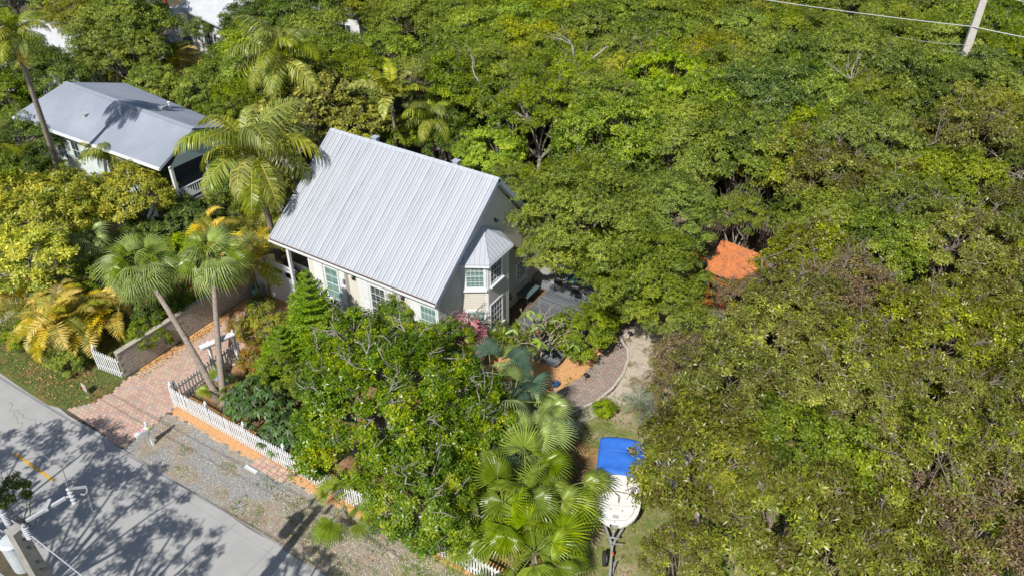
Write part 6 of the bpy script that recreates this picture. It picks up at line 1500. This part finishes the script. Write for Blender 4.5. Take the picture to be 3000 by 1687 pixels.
b.build('trunk', BARK, tk, smooth=True, world=False)
tree('h_green', 1010, 335, 55, 3.0, 'round green tree hiding the trunk of the broad leaflet palm behind the ridge'); tree('h_deep', 1105, 355, 55, 3.0, 'dark round tree in the shade right behind the middle of the silver ridge'); tree('h_olive', 930, 265, 55, 4.0, 'olive tree between the sea grape and the broad leaflet palm')
tree('h_lime', 1240, 392, 92, 3.6, 'lime green bushy tree right behind the silver roof ridge'); tree('h_lime', 1165, 380, 30, 3.0, 'small lime sprig at the ridge vent behind the silver roof')
tree('bush_croton', 1600, 215, 34, 4.2, 'orange tinged young tree in the middle of the thicket', 'young_tree', 'tree'); tree('bush_croton', 1650, 205, 26, 4.2, 'second orange tinged young tree in the middle of the thicket', 'young_tree', 'tree')
tree('yellow', 2495, 118, 38, 5.0, 'bright yellow crown right of the upper right utility pole')
# trees casting shade on the road, standing south of it just out of view
variant('road', 'green', (3.2, 3.2, 1.6), 8.4, .2, BARK, 60, 17, 5, .22, .10, 171, clump=.17, twigs=60, bare=0, hole=.45)
for X, Y, zc, r_, bx, by, lab in ((-27.6, .6, 8.4, 3.6, -26, -7, 'tree just outside the lower left corner whose dappled shade falls on the road'), (-23.4, .3, 8.6, 3.0, -20, -7, 'tree by the corner utility pole shading the yellow line'), (-19.9, 1.0, 8.0, 2.0, -17, -6, 'slender tree below the bottom edge with dappled shade on the asphalt'), (-14.9, 2.9, 8.4, 1.5, -10, -5, 'tree below the bottom edge shading the gravel shoulder')):
    me, wm, R0, hc = VAR['road'][0]; s = r_/R0; o = empty('roadside_tree', (bx, by, 0), 0, lab, 'tree'); d = Vector((X-bx, Y-by, zc))
    b = MB(); b.tube([(0, 0, -.1), d*.4+Vector((0, 0, .6)), d*.8, d], [.24, .18, .12, .08], 8)
    for k in range(9):
        a = k*.75; b.tube([d*.8, d+Vector((r_*.6*math.cos(a), r_*.6*math.sin(a), .2)), d+Vector((r_*.95*math.cos(a+.2), r_*.95*math.sin(a+.2), .5))], [.07, .04, .015], 5)
    b.build('trunk', BARK, o, smooth=True, world=False); link('crown', me, o, d, (0, 0, X), (s, s, s))

# ================================================================== THE THICKET
LANDMARKS = [('silver roof ridge', 1040, 380), ('upper right utility pole', 2440, 80), ('orange play house', 1870, 650), ('blue boat canopy', 1565, 1150), ('curved path', 1570, 920), ('big deck shade tree', 1500, 600), ('top edge of the view', 1700, -20), ('right edge of the view', 2600, 620), ('lower right corner', 2560, 1430), ('neighbour roof', 300, 280), ('white metal roof at the left', 70, 90), ('coconut palm behind the sea grape', 705, 130), ('bare forked tree', 2140, 230), ('pale double trunk', 1260, 250), ('orange tinged young trees', 1625, 210), ('shaded fan palm at the lower right', 2350, 1350), ('top edge right of centre', 1300, -10), ('lower edge right of the boat', 1850, 1440), ('right hand middle of the thicket', 2200, 850)]
KDESC = {'h_olive': 'olive green tree', 'h_green': 'mid green tree', 'h_deep': 'dark bluish green tree', 'h_lime': 'light lime green tree', 'h_bronze': 'yellow olive tree', 'h_brown': 'brown and green mottled tree', 'h_dry': 'drying purplish brown tree', 'h_dryfine': 'twiggy brown low tree'}
ORD = ['nearest', 'second nearest', 'third nearest', 'fourth nearest', 'fifth nearest', 'sixth nearest', 'seventh nearest', 'eighth nearest', 'ninth nearest', 'tenth nearest', 'eleventh nearest', 'twelfth nearest']+[w+' nearest' for w in ('thirteenth', 'fourteenth', 'fifteenth', 'sixteenth', 'seventeenth', 'eighteenth', 'nineteenth', 'twentieth', 'twenty first', 'twenty second', 'twenty third', 'twenty fourth', 'twenty fifth', 'twenty sixth', 'twenty seventh', 'twenty eighth', 'twenty ninth', 'thirtieth')]
FOREST = [(1010, 60), (860, 30), (830, -170), (2780, -230), (2950, 600), (2900, 1560), (1760, 1560), (1760, 1350), (1770, 1250), (1765, 1080), (1760, 960), (1820, 900), (1850, 830), (1960, 790), (2010, 700), (2000, 560), (1800, 500), (1640, 430), (1500, 370), (1330, 300), (1180, 250), (1080, 150)]
HOLES = [(1870, 665, 92), (2345, 1340, 60), (1925, 615, 40)]
NEARZ = 4.3
cand = []
sp = 3.62; r7 = random.Random(77)
for j in range(-2, 34):
    for i in range(-60, 60):
        F = 13+j*sp*.88; X = (i+.5*(j % 2))*sp; 
        F += r7.uniform(-.8, .8); X += r7.uniform(-.8, .8)
        if F > 34: 
            if r7.random() < .10: continue
        wx, wy = X*_ch-F*_sh, X*_sh+F*_ch
        zc = r7.uniform(3.9, 5.0) if F < 32 else r7.uniform(4.2, 6.3)
        if proj(wx, wy, zc)[1] < 170: zc = min(zc, 5.1)
        px, py = proj(wx, wy, zc)
        if not inside(px, py, FOREST): continue
        if any(math.hypot(px-h[0], py-h[1]) < h[2] for h in HOLES): continue
        if not (-150 < px < 2680 and -90 < py < 1520): continue
        cand.append((px, py, zc, F))
TREES = []
def noise2(x, y): return math.sin(x*.0061+1.3)*math.cos(y*.0083+.4)+.6*math.sin(x*.013+y*.011+2)
for px, py, zc, F in cand:
    nz = noise2(px, py)+r7.gauss(0, .45)
    right = px > 1600 and py > 640
    dryc = math.exp(-((px-1900)/270)**2-((py-950)/220)**2)+.62*math.exp(-((px-2560)/140)**2-((py-1300)/330)**2)+.4*math.exp(-((px-2200)/170)**2-((py-1000)/120)**2)
    if right: k = 'h_dry' if dryc+r7.gauss(0, .38) > .82 else ('h_brown' if r7.random() < .84 else ('h_green' if r7.random() < .6 else 'h_olive'))
    if right and px < 1980 and k in ('h_green', 'h_olive'): k = 'h_brown'
    if right: pass
    elif px > 1950 and py > 330: k = 'h_brown' if r7.random() < .35 else ('h_olive' if nz < .3 else 'h_green')
    else: k = 'h_deep' if nz < -.95 else ('h_green' if nz < -.25 else ('h_olive' if nz < .75 else ('h_bronze' if nz < 1.3 else 'h_lime')))
    TREES.append([k, px, py, zc, r7.uniform(2.15, 2.9)*(1.16 if F > 34 else 1.0)])
# extra wooded patches on the left, behind the neighbour house
for px, py, k, zc, r_ in ((60, 180, 'h_deep', 5, 3.0), (130, 215, 'h_deep', 4.5, 2.6), (20, 260, 'h_green', 4.2, 2.4), (50, 370, 'h_deep', 3.6, 2.4), (20, 440, 'h_green', 3.0, 2.2), (70, 430, 'h_deep', 3.0, 1.8), (290, 90, 'h_olive', 6, 3.2), (330, 60, 'h_green', 6.5, 3.4), (345, 140, 'h_olive', 5.0, 2.6), (200, 45, 'h_bronze', 5.5, 2.4), (240, 5, 'h_green', 5.5, 3.0), (130, -10, 'h_olive', 5.5, 2.4), (330, -10, 'h_deep', 6, 3.0), (560, 205, 'h_green', 3.4, 2.2), (560, 148, 'h_deep', 3.4, 1.6), (610, 210, 'h_lime', 3.6, 2.2), (510, 235, 'h_lime', 3.4, 2.2), (600, 260, 'h_olive', 3.2, 2.0), (640, 120, 'h_green', 4.6, 2.6), (640, 60, 'h_deep', 5.0, 2.8), (760, 40, 'h_deep', 6.0, 3.2), (800, 110, 'h_olive', 5.4, 3.0), (820, 170, 'h_green', 4.8, 2.8), (540, 310, 'h_green', 3.0, 1.9), (900, 200, 'h_olive', 4.8, 2.6), (960, 150, 'h_green', 5.0, 2.8), (1040, 210, 'h_olive', 4.5, 2.4), (1130, 310, 'h_deep', 3.6, 2.0), (15, 130, 'h_olive', 4.4, 2.2), (20, -40, 'h_green', 4.5, 3.0), (-10, -90, 'h_olive', 4.5, 3.8), (110, -85, 'h_green', 4.5, 3.6), (90, -30, 'h_olive', 5, 2.6), (-20, 60, 'h_deep', 4, 2.2), (480, -40, 'h_olive', 5, 2.6), (500, 78, 'h_deep', 3.0, 1.3), (715, 20, 'h_green', 5.2, 2.6), (250, 150, 'h_olive', 4.6, 2.2), (390, 215, 'h_green', 3.8, 2.0), (1290, 470, 'h_olive', 3.6, 1.8)):
    TREES.append([k, px, py, zc, r_])
names = {}
for t in TREES:
    k, px, py, zc, r_ = t
    lm_ = min(LANDMARKS, key=lambda l: math.hypot(px-l[1], py-l[2])); dx_, dy_ = px-lm_[1], py-lm_[2]
    side = ('right of' if dx_ > 0 else 'left of') if abs(dx_) > abs(dy_) else ('below' if dy_ > 0 else 'above')
    t += [lm_[0], side, math.hypot(dx_, dy_)]; names.setdefault((k, lm_[0], side), []).append(t)
for kk, lst in names.items():
    lst.sort(key=lambda t: t[7])
    for i, t in enumerate(lst): t.append((ORD[i] if len(lst) > 1 else 'only')+' '+KDESC[t[0]]+' '+t[6]+' the '+t[5])
for t in TREES:
    me_, wm_, R0, hc_ = VAR[t[0]][0]; tree(t[0], t[1], t[2], t[4]/mpp(t[1], t[2], t[3]), t[3], t[8], group='trees of the thicket')
print('thicket trees', len(TREES))
# bare pale trunks and dead limbs standing out in the canopy
def snag(pts, r0, label, m=None, name='bare_tree', br=5, seed=1):
    r = random.Random(seed); P0 = [P(*q) for q in pts]; base = Vector((P0[0].x, P0[0].y, 0)); o = empty(name, base, 0, label, 'tree'); b = MB()
    loc = [Vector((0, 0, 0))]+[q-base for q in P0]; b.tube(loc, [r0*1.1]+[r0*(1-.6*i/len(P0)) for i in range(len(P0))], 7)
    for i in range(br):
        s = loc[1+r.randrange(len(loc)-1)]; d = Vector((r.gauss(0, 1), r.gauss(0, 1), r.uniform(.3, 1.2))).normalized(); e = s+d*r.uniform(.7, 1.8); b.tube(bend(s, e, r, 3, .12), [r0*.4, r0*.3, r0*.2, r0*.1], 5)
        for j in range(3): f = e+(d+Vector((r.gauss(0, .6), r.gauss(0, .6), r.gauss(.2, .4)))).normalized()*r.uniform(.3, .8); b.tube([s.lerp(e, .6+.13*j), f], [r0*.16, r0*.06], 4)
    b.build('trunk', m or mat('bleached_bark', (.36, .33, .30), (.22, .20, .18), 3, .8), o, smooth=True, world=False)
snag([(1250, 300, 3.6), (1236, 260, 5.0), (1215, 225, 6.3), (1205, 205, 7.0)], .17, 'pale leaning trunk, left one of the double trunk behind the silver roof', seed=1)
snag([(1283, 300, 3.6), (1295, 260, 5.0), (1303, 225, 6.3), (1305, 212, 6.8)], .16, 'pale leaning trunk, right one of the double trunk behind the silver roof', seed=2)
snag([(1457, 210, 5.0), (1447, 170, 6.3), (1440, 115, 7.4)], .13, 'whitish sinuous trunk standing above the thicket in the upper middle', seed=3, br=7)
snag([(1470, 160, 6.2), (1500, 140, 7.2), (1528, 116, 7.8)], .09, 'whitish slanting limb right of the sinuous trunk', seed=4, br=2)
snag([(2140, 245, 6.0), (2143, 220, 7.0), (2142, 200, 7.6)], .11, 'small pale dead tree with forked twigs in the middle right of the thicket', seed=5, br=10)
snag([(2470, 1420, 2.5), (2490, 1385, 3.8)], .17, 'broken pale stump at the lower right corner', seed=6, br=1)
snag([(2265, 1270, 4.2), (2330, 1240, 5.6), (2400, 1240, 5.9), (2450, 1290, 5.8)], .05, 'arched dead branch with fine twigs in the lower right thicket', m=TWIG, seed=7, br=9)
snag([(2225, 1190, 4.5), (2250, 1160, 5.6), (2290, 1150, 5.8)], .05, 'dead twiggy branch above the arched one in the lower right thicket', m=TWIG, seed=8, br=8)
snag([(1905, 760, 3.0), (1915, 700, 4.6), (1918, 650, 6.2)], .06, 'thin bare sapling in front of the orange play house', m=TWIG, seed=9, br=6)
snag([(2545, 470, 5.0), (2560, 440, 6.2), (2570, 450, 6.4)], .07, 'grey twisted dead limb at the right edge', seed=10, br=7)
snag([(2310, 385, 5.6), (2320, 370, 6.2), (2350, 360, 6.6)], .06, 'dead twiggy fork in the right part of the thicket', m=TWIG, seed=11, br=7)
snag([(1640, 600, 2.0), (1640, 560, 4.0), (1632, 515, 5.6)], .12, 'grey trunk with dense twigs in the gap beside the kayak', seed=12, br=14)
snag([(1000, 30, 6), (1005, 10, 7.2)], .08, 'short bare top above the thicket at the top edge', seed=13, br=3)
# undergrowth under the canopy, one mass
rg = np.random.default_rng(5); n = 26000
F = rg.uniform(14, 72, n); X = rg.uniform(-55, 55, n)*(F/50+.3); wx, wy = X*_ch-F*_sh, X*_sh+F*_ch; keep = []
for i in range(n):
    px, py = proj(wx[i], wy[i], .5)
    if (inside(px, py, FOREST) or (inside(px, py-40, FOREST) and px > 1750) or (px < 700 and py < 170)) and not any(math.hypot(px-h[0], py-h[1]) < h[2]*1.1 for h in HOLES): keep.append(i)
wx, wy = wx[keep], wy[keep]; n = len(wx); print('undergrowth', n)
k = 5; wx = np.repeat(wx, k); wy = np.repeat(wy, k); n = len(wx)
B = np.stack([wx+rg.normal(0, .25, n), wy+rg.normal(0, .25, n), rg.uniform(.1, 1.3, n)], 1); az = rg.uniform(0, 6.28, n)
D = np.stack([np.cos(az), np.sin(az), rg.normal(.1, .4, n)], 1); N = unit(np.stack([rg.normal(0, .4, n), rg.normal(0, .4, n), np.ones(n)], 1))
me = quads_mesh('undergrowth', leaf_quads(B, D, N, rg.uniform(.15, .32, n), rg.uniform(.07, .14, n), rg), LM['deep'], rg.random(n)); o = link('undergrowth', me); o['kind'] = 'stuff'
